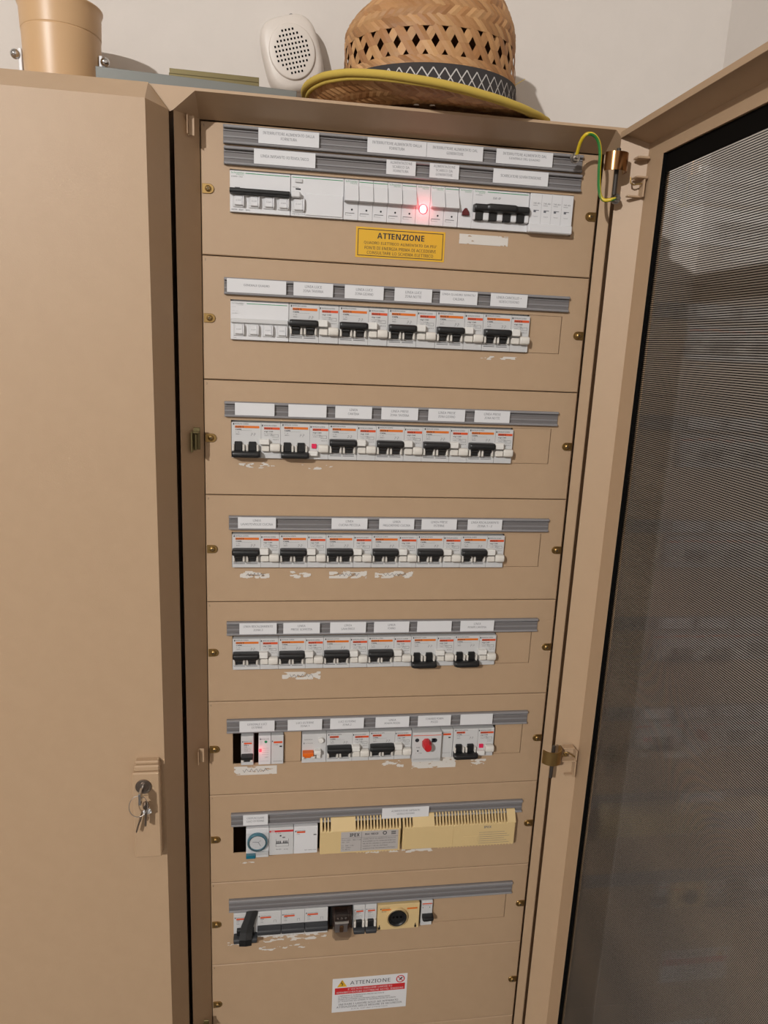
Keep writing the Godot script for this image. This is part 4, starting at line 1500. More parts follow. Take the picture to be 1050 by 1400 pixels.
func row_eight() -> void:
	var t := device("two_pole_breaker", 8, 0.0338, "grey two-pole breaker half hidden by a strap of black tape", "breaker")
	two_pole_face(t, true)
	# tape
	var tape := thing("black_tape", "wide strap of black tape bent over the first breaker of the bottom row", "tape", Vector3(0.0338, TOP - ROW * 7 - 0.0993, 0))
	var b := MB.new()
	var path := [Vector2(28.5, -4.0), Vector2(27.0, 2.0), Vector2(24.0, 10.0), Vector2(21.0, 18.0), Vector2(19.4, 27.0), Vector2(18.6, 36.0), Vector2(18.4, 48.0)]
	var zz := [0.006, 0.008, 0.0105, 0.013, 0.016, 0.020, 0.019]
	var rings := []
	for k in path.size():
		var hw := 8.8 if k < 3 else 9.4
		var p: Vector2 = path[k]
		var z: float = zz[k]
		rings.append([Vector3(px(p.x - hw), py(p.y), z - 0.001), Vector3(px(p.x), py(p.y), z), Vector3(px(p.x + hw), py(p.y), z - 0.001), Vector3(px(p.x + hw), py(p.y), z - 0.002), Vector3(px(p.x - hw), py(p.y), z - 0.002)])
	b.loft(rings, false)
	put("strap", b.mesh(), M.black_tape, tape)
	for k in 3:
		t = device("two_pole_breaker", 8, 0.0700 + 0.0361 * k, "grey two-pole breaker with a full-width black handle, %s of three" % ["first after the black tape", "middle", "next to the smoked cover, last"][k], "breaker", "two-pole breakers with joined black handles")
		two_pole_face(t, false)
	# relay under a smoked cover
	t = thing("plug_in_relay", "relay under a bulging smoked transparent cover in the bottom row", "relay", Vector3(0.1826, TOP - ROW * 7 - 0.0993, 0))
	part(t, "relay_base", M.black_plastic, 0.0, -1.5, 34.0, 46.5, -0.045, -0.006, 0.4)
	part(t, "relay_core", M.black_plastic, 6.5, 10.0, 27.5, 24.0, -0.006, 0.010, 0.8)
	for q in [9.0, 15.4, 21.8]:
		part(t, "contact", M.chrome, q, 15.0, q + 3.0, 18.5, 0.010, 0.0116, 0.5)
	part(t, "bright_ledge", M.ivory_plastic, 6.5, 24.0, 28.0, 25.4, -0.006, 0.0125, 0.3)
	part(t, "lower_block", M.holder_face, 7.0, 29.0, 27.0, 45.0, -0.006, 0.009, 0.8)
	part(t, "coil", M.bichromate, 14.0, 30.5, 20.0, 42.0, 0.009, 0.0125, 1.2)
	b = MB.new()
	var outl := []
	for q in [[2.0, 4.0], [32.0, 4.0], [32.5, 44.0], [28.5, 51.0], [7.0, 51.0], [2.5, 44.0]]:
		outl.append(Vector2(px(q[0]), py(q[1])))
	b.prism(outl, 0.0004, 0.0195, 0.0022)
	put("smoked_cover", b.mesh(), M.smoked_cover, t)
	for k in 2:
		t = narrow_breaker(8, 0.2182 + 0.0186 * k, ["narrow grey breaker with lowered toggle right of the smoked cover", "narrow grey breaker with lowered toggle left of the cream socket"][k], 18.4)
		part(t, "toggle", M.black_plastic, 4.6, 26.0, 13.6, 37.0, ZF - 0.001, ZF + 0.0045, 0.8)
		part(t, "toggle_pillar", M.ivory_plastic, 0.6, 26.0, 4.2, 37.0, ZF - 0.001, ZF + 0.0055, 0.8)
		part(t, "toggle_pillar", M.ivory_plastic, 14.0, 26.0, 17.6, 37.0, ZF - 0.001, ZF + 0.0055, 0.8)
		put("toggle_bar", rounded_bar(0.4, 36.4, 18.0, 44.8, ZF - 0.001, ZF + 0.012, 0.001), M.dark_plastic, t)
	# socket outlet
	t = device("socket_outlet", 8, 0.2560, "cream modular socket outlet with a round black insert", "socket")
	body(t, 0.0672, M.cream_plastic, 0.0085)
	b = MB.new()
	print_rect(b, 4.2, 6.0, 5.8, 8.6, 0.0086)
	print_text(b, "MERLIN GERIN", 6.6, 19.0, 6.2, 1.6, 0.0086)
	print_text(b, "PC 16A", 6.6, 14.0, 12.4, 1.6, 0.0086, true)
	put("printed_text", b.mesh(), M.ink, t)
	part(t, "orange_bar", M.orange_print, 6.6, 7.6, 21.0, 10.4, 0.0085, 0.0087, 0.0)
	part(t, "orange_bar", M.orange_print, 47.0, 7.6, 63.5, 10.4, 0.0085, 0.0087, 0.0)
	b = MB.new()
	var rr := []
	for st in [[0.0172, 0.0085], [0.0172, 0.0115], [0.0162, 0.0128], [0.0150, 0.0128]]:
		var ring := []
		for j in 32:
			ring.append(Vector3(cos(TAU * j / 32) * st[0], sin(TAU * j / 32) * st[0], st[1]))
		rr.append(ring)
	b.loft(rr, true, false, false)
	put("socket_rim", b.mesh(), M.cream_plastic, t, Vector3(px(31.5), py(22.5), 0))
	b = MB.new()
	rr = []
	for st in [[0.0150, 0.0128], [0.0140, 0.0134], [0.0120, 0.0126], [0.0110, 0.0100]]:
		var ring := []
		for j in 32:
			ring.append(Vector3(cos(TAU * j / 32) * st[0], sin(TAU * j / 32) * st[0], st[1]))
		rr.append(ring)
	b.loft(rr, true, false, true)
	put("socket_insert", b.mesh(), M.black_plastic, t, Vector3(px(31.5), py(22.5), 0))
	b = MB.new()
	for q in [-0.006, 0.0, 0.006]:
		b.rod(Vector3(q, 0, 0.0101), Vector3(q, 0, 0.0106), 0.0018, 10)
	put("contact_hole", b.mesh(), M.gasket, t, Vector3(px(31.5), py(22.5), 0))
	for q in [[3.0, "left"], [61.0, "right"]]:
		part(t, "latch", M.black_plastic, q[0], 37.0, q[0] + 1.2, 41.0, 0.0082, 0.0092, 0.2)
		part(t, "latch", M.black_plastic, q[0] - 0.8, 40.6, q[0] + 2.2, 44.8, 0.0082, 0.0090, 0.2)
	# last module
	t = device("rotary_module", 8, 0.3268, "narrow grey module with a black lever at the end of the bottom row", "switch")
	body(t, 0.0182, M.pale_plastic)
	b = MB.new()
	print_text(b, "MULTI 9  I  O", 2.0, 16.0, 8.8, 1.4)
	print_rect(b, 2.0, 11.8, 3.0, 13.8)
	print_rect(b, 13.0, 11.8, 14.0, 13.8)
	put("printed_text", b.mesh(), M.ink, t)
	part(t, "orange_bar", M.vermilion_print, 1.4, 5.0, 17.0, 6.8, ZF, ZF + 0.0002, 0.0)
	put("black_lever", rounded_bar(1.5, 24.0, 18.8, 31.0, ZF - 0.001, ZF + 0.011, 0.001), M.black_plastic, t)
	part(t, "lever_stem", M.black_plastic, 4.0, 29.0, 12.0, 35.0, ZF - 0.001, ZF + 0.006, 0.8)


func two_pole_face(t: Node, hidden: bool) -> void:
	body(t, 0.0361, M.pale_plastic)
	if not cache.has("tp_print"):
		var b := MB.new()
		print_rect(b, 1.8, 7.0, 3.2, 9.2)
		print_text(b, "MERLIN GERIN", 4.0, 20.0, 7.8, 1.4)
		print_text(b, "C60a", 4.4, 9.6, 13.0, 1.7, ZF + 0.0001, true)
		print_text(b, "C16", 4.4, 7.6, 16.0, 1.3)
		print_text(b, "6000", 4.4, 8.6, 19.0, 1.3)
		for q in [[24.5, 16.0, 28.5, 16.3], [24.5, 16.0, 24.8, 20.5], [28.2, 16.0, 28.5, 20.5]]:
			print_rect(b, q[0], q[1], q[2], q[3])
		cache["tp_print"] = b.mesh()
		b = MB.new()
		print_text(b, "C16 230V", 3.0, 12.0, -2.4, 1.3, -0.0059)
		cache["tp_shoulder"] = b.mesh()
	put("printed_text", cache["tp_print"], M.ink, t)
	put("shoulder_print", cache["tp_shoulder"], M.ink, t)
	part(t, "orange_bar", M.vermilion_print, 4.2, 9.2, 20.5, 11.8, ZF, ZF + 0.0002, 0.0)
	if hidden:
		for q in [5.0, 22.0]:
			part(t, "toggle", M.black_plastic, q, 26.0, q + 9.0, 37.0, ZF - 0.001, ZF + 0.0055, 0.8)
		put("toggle_bar", rounded_bar(0.4, 36.0, 36.0, 45.6, ZF - 0.001, ZF + 0.013, 0.001), M.dark_plastic, t)
	else:
		put("toggle_bar", rounded_bar(0.3, 24.4, 35.8, 34.6, ZF - 0.001, ZF + 0.0115, 0.0008), M.dark_plastic, t)
		for q in [0.6, 14.4, 19.0, 32.4]:
			part(t, "toggle_pillar", M.button_white, q, 33.6, q + 3.0, 37.6, ZF - 0.001, ZF + 0.0075, 0.6)
		part(t, "white_mark", M.paper, 8.0, 26.6, 11.0, 28.4, ZF + 0.0100, ZF + 0.0108, 0.1)


# ---------------------------------------------------------------- stickers
func stickers() -> void:
	var t := thing("warning_sticker", "yellow warning sticker headed ATTENZIONE under the top row of devices", "sticker", Vector3(0.1878, TOP - 0.1415, 0))
	put("yellow_sheet", bx(0, 0, 0.1140, 0.0362, 0.0, 0.0004, 0.0), M.yellow_sticker, t)
	var b := MB.new()
	var z := 0.0006
	write(b, "ATTENZIONE", 0.057, 0.0268, 0.060, 0.0068, z, true)
	write(b, "QUADRO ELETTRICO ALIMENTATO DA PIU'", 0.0570, 0.0176, 0.093, 0.0040, z)
	write(b, "FONTI DI ENERGIA PRIMA DI ACCEDERVI", 0.0570, 0.0120, 0.091, 0.0036, z)
	write(b, "CONSULTARE LO SCHEMA ELETTRICO", 0.0570, 0.0064, 0.085, 0.0036, z)
	for q in [[0.0025, 0.0022, 0.1115, 0.0030], [0.0025, 0.0332, 0.1115, 0.0340], [0.0025, 0.0022, 0.0033, 0.0340], [0.1107, 0.0022, 0.1115, 0.0340]]:
		rect(b, q[0], q[1], q[2], q[3], z)
	put("black_print", b.mesh(), M.ink, t)

	for n in 2:
		var y := -1.3110 if n == 0 else -1.4650
		t = thing("safety_notice", "white safety notice with a red band, %s" % ["on the blank plate under the device rows" if n == 0 else "below the other notice"], "sticker", Vector3(0.1895, TOP + y, 0))
		put("white_sheet", bx(0, 0, 0.1225, 0.0662, 0.0, 0.0004, 0.0), M.paper, t)
		put("red_band", bx(0.004, 0.0355, 0.1190, 0.0478, 0.0004, 0.0006, 0.0), M.red_print, t)
		b = MB.new()
		write(b, "ATTENZIONE", 0.0615, 0.0565, 0.066, 0.0070, z)
		var lines := [["L'IMPIANTO E' ALIMENTATO ANCHE DA FONTE", 0.010, 0.085, 0.0318], ["DI ENERGIA AUTONOMA", 0.010, 0.050, 0.0282], ["PRIMA DI OPERARE ACCERTARSI DELLA MANCANZA", 0.010, 0.095, 0.0246], ["DI TENSIONE ED APRIRE IL SEZIONATORE DI LINEA", 0.010, 0.105, 0.0210]]
		for q in lines:
			write(b, q[0], (q[1] + q[2]) / 2, q[3], q[2] - q[1], 0.0022, z)
		write(b, "INIZIARE I LAVORI SOLO AD APPARATO", 0.0600, 0.0150, 0.098, 0.0034, z)
		write(b, "ATTIVAZIONE DELLE MISURE DI SICUREZZA", 0.0615, 0.0098, 0.108, 0.0034, z)
		write(b, "D.P.R. 547 del 27/04/1955", 0.0620, 0.0046, 0.060, 0.0018, z)
		put("black_print", b.mesh(), M.ink, t)
		b = MB.new()
		write(b, "E' VIETATO ESEGUIRE LAVORI SU", 0.0615, 0.0446, 0.072, 0.0032, 0.0008)
		write(b, "APPARECCHIATURE ELETTRICHE SOTTO TENSIONE", 0.0615, 0.0390, 0.110, 0.0034, 0.0008)
		put("white_print", b.mesh(), M.paper, t)
		b = MB.new()
		b.flat(Vector3(0.0075, 0.0500, z), Vector3(0.0235, 0.0500, z), Vector3(0.0155, 0.0638, z), Vector3(0, 0, 1))
		put("hazard_triangle", b.mesh(), M.yellow_sticker, t)
		b = MB.new()
		for q in [[0.0150, 0.0610, 0.0138, 0.0565], [0.0138, 0.0565, 0.0168, 0.0565], [0.0168, 0.0565, 0.0152, 0.0520]]:
			var a := Vector3(q[0], q[1], 0.0008)
			var c := Vector3(q[2], q[3], 0.0008)
			var s := (c - a).cross(Vector3(0, 0, 1)).normalized() * 0.0006
			b.quad(a - s, a + s, c + s, c - s, Vector3(0, 0, 1))
		put("hazard_bolt", b.mesh(), M.ink, t)
		b = MB.new()
		ring_flat(b, 0.1110, 0.0565, 0.0056, 0.0072, z)
		b.quad(Vector3(0.1068, 0.0618, z), Vector3(0.1060, 0.0608, z), Vector3(0.1152, 0.0512, z), Vector3(0.1160, 0.0522, z), Vector3(0, 0, 1))
		put("prohibition_ring", b.mesh(), M.red_print, t)
		b = MB.new()
		b.quad(Vector3(0.1085, 0.0545, z + 0.0001), Vector3(0.1100, 0.0540, z + 0.0001), Vector3(0.1150, 0.0590, z + 0.0001), Vector3(0.1125, 0.0600, z + 0.0001), Vector3(0, 0, 1))
		put("hand_mark", b.mesh(), M.ink, t)


# remains of old paper labels that were torn off below the devices
func torn_labels() -> void:
	var list := [
		[0.3200, -0.1175, 0.3848, -0.1050, 0.92, "nearly whole blank white paper strip right of the yellow sticker"],
		[0.3592, -0.2608, 0.4091, -0.2555, 0.0, "torn white scrap and scribble under the last breaker of the GENERALE QUADRO row"],
		[0.0345, -0.4140, 0.0920, -0.4045, -0.15, "white flakes under the first lowered black toggle"],
		[0.1150, -0.4135, 0.1680, -0.4070, -0.25, "white flakes under the breaker with the pink flag"],
		[0.0445, -0.5660, 0.0850, -0.5548, 0.28, "scribbled torn paper under the LAVASTOVIGLIE breaker"],
		[0.1120, -0.5660, 0.1410, -0.5549, 0.12, "torn paper under the second breaker of the LAVASTOVIGLIE row"],
		[0.1660, -0.5662, 0.2190, -0.5552, 0.30, "scribbled torn paper under the CUCINA PICCOLA breaker"],
		[0.2300, -0.5662, 0.2860, -0.5556, 0.22, "torn paper with handwriting under the FRIGORIFERO breaker"],
		[0.1030, -0.7180, 0.1580, -0.7060, 0.30, "scribbled torn paper under the PRESE SOFFITTA breaker"],
		[0.0354, -0.8680, 0.0975, -0.8535, 0.70, "nearly whole paper strip under the glowing pink light"],
		[0.2480, -0.8655, 0.2860, -0.8536, -0.05, "white flakes under the POMPA POZZO breaker"],
		[0.2985, -0.8690, 0.3670, -0.8500, 0.80, "nearly whole paper strip under the red knob"],
		[0.3900, -0.8690, 0.4140, -0.8565, 0.20, "torn paper under the pink flag at the right end of its row"],
		[0.0390, -1.0185, 0.0680, -1.0155, -0.15, "thin white scratch under the time switch"],
		[0.2290, -1.0135, 0.2860, -1.0085, 0.35, "white paper remains under the silver rating plate"],
		[0.2905, -1.0160, 0.3400, -1.0085, 0.30, "white paper remains under the wide cream power supply"],
		[0.0240, -1.1650, 0.0460, -1.1560, -0.2, "white flakes beside the end of the black tape"],
		[0.0780, -1.1640, 0.1780, -1.1500, -0.02, "white paper remains under the three joined black handles"],
		[0.0720, -1.1800, 0.1500, -1.1700, -0.25, "faint white traces below the paper under the black handles"],
	]
	for k in list.size():
		var q: Array = list[k]
		var nz := FastNoiseLite.new()
		nz.seed = 100 + k
		nz.frequency = 85.0
		nz.fractal_octaves = 3
		var x0: float = q[0]
		var y0: float = q[1]
		var w: float = q[2] - q[0]
		var h: float = q[3] - q[1]
		var b := MB.new()
		var ink := MB.new()
		var cell := 0.0007
		var nx := int(w / cell)
		var ny := int(h / cell)
		for i in nx:
			for j in ny:
				var u := (i + 0.5) / nx
				var v := (j + 0.5) / ny
				var edge := minf(minf(u, 1 - u) * w, minf(v, 1 - v) * h) / 0.003
				var d: float = nz.get_noise_2d(u * w * 0.6, v * h * 1.6) * 1.6 + q[4] + minf(edge, 1.0) * 0.45 - 0.45
				if d > 0.0:
					b.quad(Vector3(i * cell, j * cell, 0.0003), Vector3((i + 1) * cell, j * cell, 0.0003), Vector3((i + 1) * cell, (j + 1) * cell, 0.0003), Vector3(i * cell, (j + 1) * cell, 0.0003), Vector3(0, 0, 1))
		if b.v.is_empty():
			continue
		var t := thing("torn_label", q[5], "torn label", Vector3(x0, TOP + y0, 0.0002), "remains of torn paper labels")
		put("paper_flakes", b.mesh(), M.torn_paper, t)
		if k in [4, 6, 7, 8, 9]:
			# pen strokes left on the paper
			var pts := []
			for s in 16:
				pts.append(Vector3(w * (0.2 + 0.6 * s / 15.0), h * (0.5 + 0.22 * sin(s * 2.3 + k)), 0.0005))
			for s in 15:
				var a: Vector3 = pts[s]
				var c: Vector3 = pts[s + 1]
				var e := (c - a).cross(Vector3(0, 0, 1)).normalized() * 0.00025
				ink.quad(a - e, a + e, c + e, c - e, Vector3(0, 0, 1))
			put("pen_stroke", ink.mesh(), M.grey_ink, t)


# ---------------------------------------------------------------- things on top of the cabinets
func on_top() -> void:
	var ytop := TOP + 0.0212
	# plastic pot with two chrome balls
	var t := thing("plant_pot", "tan plastic pot with a flared rim and two chrome knobs on the closed cabinet", "pot", Vector3(-0.178, ytop + 0.0004, -0.105))
	var b := MB.new()
	b.lathe([Vector2(0.0405, 0.0), Vector2(0.0440, 0.006), Vector2(0.0460, 0.0855), Vector2(0.0464, 0.0862), Vector2(0.0456, 0.0868), Vector2(0.0456, 0.0876), Vector2(0.0466, 0.0882), Vector2(0.0474, 0.112), Vector2(0.0494, 0.1170), Vector2(0.0496, 0.1188), Vector2(0.0484, 0.1190), Vector2(0.0466, 0.1150), Vector2(0.0446, 0.085), Vector2(0.0420, 0.008)], 64)
	put("bowl", b.mesh(), M.pot_clay, t)
	for s in [-1.0, 1.0]:
		b = MB.new()
		b.box(Vector3(-0.0022, 0.0, -0.004), Vector3(0.0022, 0.067, 0.004), 0.0008)
		put("white_bracket", b.mesh(), M.white_plastic, t, Vector3(s * 0.0475, 0.0, 0.006))
		b = MB.new()
		var prof := []
		for k in 9:
			var a := PI * k / 8.0
			prof.append(Vector2(maxf(0.0003, sin(a) * 0.0058), -cos(a) * 0.0058))
		b.lathe(prof, 18)
		put("chrome_knob", b.mesh(), M.chrome, t, Vector3(s * 0.0530, 0.0595, 0.010))

	# grey rail lying along the top
	t = thing("metal_rail", "long grey metal rail lying on top of the cabinets behind the front edge", "rail", Vector3(-0.0024, ytop, -0.018))
	b = MB.new()
	b.box(Vector3(-0.1155, 0.0, -0.004), Vector3(0.1155, 0.0285, -0.002), 0.0004)
	b.box(Vector3(-0.1155, 0.0, -0.030), Vector3(0.1155, 0.0015, -0.004), 0.0004)
	b.box(Vector3(-0.1155, 0.0270, -0.016), Vector3(0.1155, 0.0285, -0.004), 0.0004)
	put("channel", b.mesh(), M.galvanised, t, Vector3.ZERO, Vector3(0, 0.09, 0))
	t = thing("mounting_rail", "short olive zinc-plated mounting rail standing behind the grey rail", "rail", Vector3(0.0115, ytop, -0.062))
	b = MB.new()
	b.box(Vector3(-0.0545, 0.0, -0.0075), Vector3(0.0545, 0.0080, -0.0065), 0.0003)
	b.box(Vector3(-0.0545, 0.0080, -0.0075), Vector3(0.0545, 0.0090, 0.0), 0.0003)
	b.box(Vector3(-0.0545, 0.0090, -0.001), Vector3(0.0545, 0.0440, 0.0), 0.0003)
	b.box(Vector3(-0.0545, 0.0440, -0.0075), Vector3(0.0545, 0.0450, 0.0), 0.0003)
	b.box(Vector3(-0.0545, 0.0450, -0.0075), Vector3(0.0545, 0.0520, -0.0065), 0.0003)
	put("hat_section", b.mesh(), M.olive_zinc, t, Vector3.ZERO, Vector3(0, 0.03, 0))

	# little loudspeaker on the wall
	t = thing("wall_speaker", "white rounded loudspeaker with a square-holed grille fixed askew to the wall", "speaker", Vector3(0.1075, TOP + 0.138, -0.2))
	t.rotation.z = 0.27
	b = MB.new()
	var rings := []
	for st in [[0.0, 0.96], [0.004, 0.99], [0.024, 1.0], [0.031, 0.965], [0.035, 0.90], [0.0372, 0.80], [0.0378, 0.6]]:
		var ring := []
		for k in 56:
			var a := TAU * k / 56.0
			var ca := cos(a)
			var sa := sin(a)
			ring.append(Vector3(0.0405 * st[1] * signf(ca) * pow(absf(ca), 0.62), 0.0490 * st[1] * signf(sa) * pow(absf(sa), 0.62), st[0]))
		rings.append(ring)
	b.loft(rings)
	put("shell", b.mesh(), M.speaker_shell, t)
	b = MB.new()
	rings = []
	for st in [[0.0365, 0.0318], [0.0395, 0.0312], [0.0410, 0.0298], [0.0413, 0.022]]:
		var ring := []
		for k in 48:
			var a := TAU * k / 48.0
			ring.append(Vector3(cos(a) * st[1], sin(a) * st[1] * 1.12, st[0]))
		rings.append(ring)
	b.loft(rings)
	var g := put("grille", b.mesh(), M.speaker_shell, t)
	b = MB.new()
	var counts := [4, 6, 8, 10, 10, 10, 10, 8, 6, 4]
	for r in counts.size():
		for k in counts[r]:
			var x: float = (k - (counts[r] - 1) / 2.0) * 0.0048
			var y: float = (4.5 - r) * 0.0058
			b.box(Vector3(x - 0.0012, y - 0.0014, 0.0408), Vector3(x + 0.0012, y + 0.0014, 0.04145))
	put("grille_holes", b.mesh(), M.gasket, g)
	b = MB.new()
	b.rod(Vector3(0.012, 0.047, 0.014), Vector3(0.012, 0.0535, 0.014), 0.0032, 12, 0.001)
	put("small_knob", b.mesh(), M.dark_plastic, t)
	straw_hat()


# ---------------------------------------------------------------- hat
const HAT := Vector3(0.282, 0.0, -0.052)


func crown_point(a: float, h: float, off: float) -> Vector3:
	# a: angle from +x towards +z, h: height above the crown's foot
	var t := h / 0.135
	var s := 1.0 - 0.06 * t - 0.36 * (0.75 - 0.25 * cos(a)) * pow(clampf((t - 0.78) / 0.35, 0.0, 1.0), 1.6)
	var rx := 0.1110 * s + off
	var rz := 0.0930 * s + off
	var y := h + 0.006 * cos(a) * t
	return Vector3(cos(a) * rx - 0.004 * t, y, sin(a) * rz)


func brim_edge(a: float) -> float:
	# height of the brim's edge above the cabinet
	var tab := [[0, 0.024], [15, 0.016], [30, 0.0085], [45, 0.006], [60, 0.0065], [75, 0.009], [90, 0.0133], [105, 0.018], [120, 0.0237], [135, 0.029], [150, 0.0325], [180, 0.0355], [210, 0.036], [240, 0.033], [270, 0.030], [300, 0.030], [330, 0.028], [360, 0.024]]
	var d := fposmod(rad_to_deg(a), 360.0)
	for k in tab.size() - 1:
		if d <= tab[k + 1][0]:
			var t: float = (d - tab[k][0]) / (tab[k + 1][0] - tab[k][0])
			return lerpf(tab[k][1], tab[k + 1][1], t)
	return 0.024


func brim_point(a: float, u: float, off: float) -> Vector3:
	var inner := Vector3(cos(a) * 0.1060, 0.0, sin(a) * 0.0910)
	var outer := Vector3(cos(a) * 0.1560 - 0.004, 0.0, sin(a) * 0.1360)
	var p := inner.lerp(outer, u)
	var low := 0.0080
	var e := brim_edge(a)
	p.y = low + (e - low) * pow(maxf(u, 0.0), 2.0) + off
	return p


func straw_tile(b: MB, f: Callable, a0: float, v0: float, a1: float, v1: float, w: float, lift: float, rng: RandomNumberGenerator) -> void:
	# one strip of straw from (a0, v0) to (a1, v1), w wide in angle, arched across and tucked in at its ends
	var k := rng.randf()
	b.col = Color(0.40, 0.18, 0.062).lerp(Color(0.66, 0.37, 0.16), k) * (0.85 + 0.25 * rng.randf())
	b.col.a = 1.0
	var g := []
	for i in 4:
		var t := i / 3.0
		var rowp := []
		for j in 3:
			var o := (j - 1) / 2.0
			var off := lift * (1.0 if j == 1 else 0.45) * (0.25 + 0.75 * sin(PI * clampf(0.12 + 0.76 * t, 0, 1)))
			rowp.append(f.call(lerpf(a0, a1, t) + o * w, lerpf(v0, v1, t), off))
		g.append(rowp)
	for i in 3:
		for j in 2:
			var mid: Vector3 = (g[i][j] + g[i + 1][j + 1]) / 2.0
			b.quad(g[i][j], g[i][j + 1], g[i + 1][j + 1], g[i + 1][j], Vector3(mid.x, 0.03, mid.z))


func straw_hat() -> void:
	var t := thing("straw_hat", "woven straw hat with yellow brim binding and a dark patterned band", "hat", Vector3(HAT.x, TOP + 0.0214, HAT.z))
	var rng := RandomNumberGenerator.new()
	rng.seed = 11
	var foot := 0.0080
	# brim
	var b := MB.new()
	b.colored = true
	var rows := 5
	for r in rows:
		var n := 84
		for k in n:
			var a := TAU * k / n
			var d := TAU / n * 1.3 * (1 if r % 2 == 0 else -1)
			straw_tile(b, brim_point, a - d / 2, float(r) / rows - 0.05, a + d / 2, float(r + 1) / rows + 0.05, TAU / n * 1.08, 0.0016, rng)
	var br := put("brim", b.mesh(), M.straw, t)
	br.set_meta("kind", "stuff")
	# underside of the brim
	b = MB.new()
	b.colored = true
	for r in rows:
		var n := 84
		for k in n:
			var a := TAU * k / n
			var d := TAU / n * 1.3 * (1 if r % 2 == 1 else -1)
			straw_tile(b, brim_point, a - d / 2, float(r) / rows - 0.05, a + d / 2, float(r + 1) / rows + 0.05, TAU / n * 1.08, -0.0018, rng)
	var bu := put("brim_underside", b.mesh(), M.straw, t)
	bu.set_meta("kind", "stuff")
	# crown: close weave, an open lattice, close weave again
	b = MB.new()
	b.colored = true
	var close := func(h0: float, h1: float, n: int, dir: int) -> void:
		for k in n:
			var a := TAU * k / n
			var d := TAU / n * 1.25 * dir
			straw_tile(b, crown_point, a - d / 2, h0 - 0.0012, a + d / 2, h1 + 0.0012, TAU / n * 1.10, 0.0021, rng)
	close.call(foot, foot + 0.012, 60, 1)
	close.call(foot + 0.012, foot + 0.024, 60, -1)
	close.call(foot + 0.024, foot + 0.034, 60, 1)
	close.call(foot + 0.034, foot + 0.044, 60, -1)
	close.call(foot + 0.043, foot + 0.050, 60, 1)
	var hh := foot + 0.049
	for r in 2:
		for k in 30:
			var a := TAU * (k + 0.5 * r) / 30.0
			for dir in [-1, 1]:
				straw_tile(b, crown_point, a, hh, a + dir * TAU / 60.0, hh + 0.0175, TAU / 30.0 * 0.54, 0.0013 + 0.0006 * dir, rng)
		hh += 0.0165
	hh += 0.0005
	var row := 0
	while hh < 0.150:
		close.call(hh, hh + 0.0105, 60 if row < 4 else 48, 1 if row % 2 == 0 else -1)
		hh += 0.0105
		row += 1
	var cr := put("crown", b.mesh(), M.straw, t)
	cr.set_meta("kind", "stuff")
	# crown top, pressed in along the middle
	b = MB.new()
	b.colored = true
	for r in 6:
		var n := 48 - r * 6
		for k in n:
			var top := func(a: float, v: float, off: float) -> Vector3:
				var e := crown_point(a, 0.156, off)
				var m := Vector3(-0.012, 0.150, 0.0)
				var p := e.lerp(m, v)
				p.y = lerpf(e.y, m.y, v) - 0.010 * sin(PI * minf(v * 1.2, 1.0)) + off
				return p
			var a0 := TAU * k / n
			var d := TAU / n * 0.9 * (1 if r % 2 == 0 else -1)
			straw_tile(b, top, a0 - d / 2, r / 6.0 - 0.03, a0 + d / 2, (r + 1) / 6.0 + 0.03, TAU / n * 1.14, 0.0014, rng)
	var ct := put("crown_top", b.mesh(), M.straw, t)
	ct.set_meta("kind", "stuff")
	# binding round the brim
	b = MB.new()
	var path := []
	for k in 96:
		path.append(brim_point(TAU * k / 96.0, 1.0, 0.0))
	b.tube(path, 0.0042, 10, true)
	put("brim_binding", b.mesh(), M.trim_yellow, t)
	b = MB.new()
	path = []
	for k in 96:
		path.append(brim_point(TAU * k / 96.0, 0.93, -0.002))
	b.tube(path, 0.0024, 8, true)
	put("binding_seam", b.mesh(), M.trim_yellow, t)
	# band with woven diamonds
	b = MB.new()
	rings_band(b, foot + 0.012, foot + 0.042, 0.0026)
	put("hat_band", b.mesh(), M.band_cloth, t)
	b = MB.new()
	var n2 := 52
	for k in n2:
		var a := TAU * k / n2
		var st := TAU / n2
		var y0 := foot + 0.0180
		var y1 := foot + 0.0370
		for s in [[a, y0, a + st, y1], [a + st, y0, a, y1]]:
			var p := crown_point(s[0], s[1], 0.0032)
			var q := crown_point(s[2], s[3], 0.0032)
			var out := Vector3(p.x, 0, p.z).normalized()
			var e := (q - p).cross(out).normalized() * 0.0007
			b.quad(p - e, p + e, q + e, q - e, out)
	put("band_pattern", b.mesh(), M.band_thread, t)
	b = MB.new()
	var c0 := crown_point(0.35, 0.052, 0.0)
	b.tube([c0, c0 + Vector3(0.006, 0.004, 0.0), c0 + Vector3(0.014, 0.009, 0.001)], 0.0004, 5)
	put("loose_straw", b.mesh(), M.trim_yellow, t)


func rings_band(b: MB, h0: float, h1: float, off: float) -> void:
	var n := 80
	for k in n:
		var a := TAU * k / n
		var c := TAU * (k + 1) / n
		var p := [crown_point(a, h0, off), crown_point(c, h0, off), crown_point(c, h1, off), crown_point(a, h1, off)]
		b.quad(p[0], p[1], p[2], p[3], Vector3(p[0].x, 0, p[0].z))


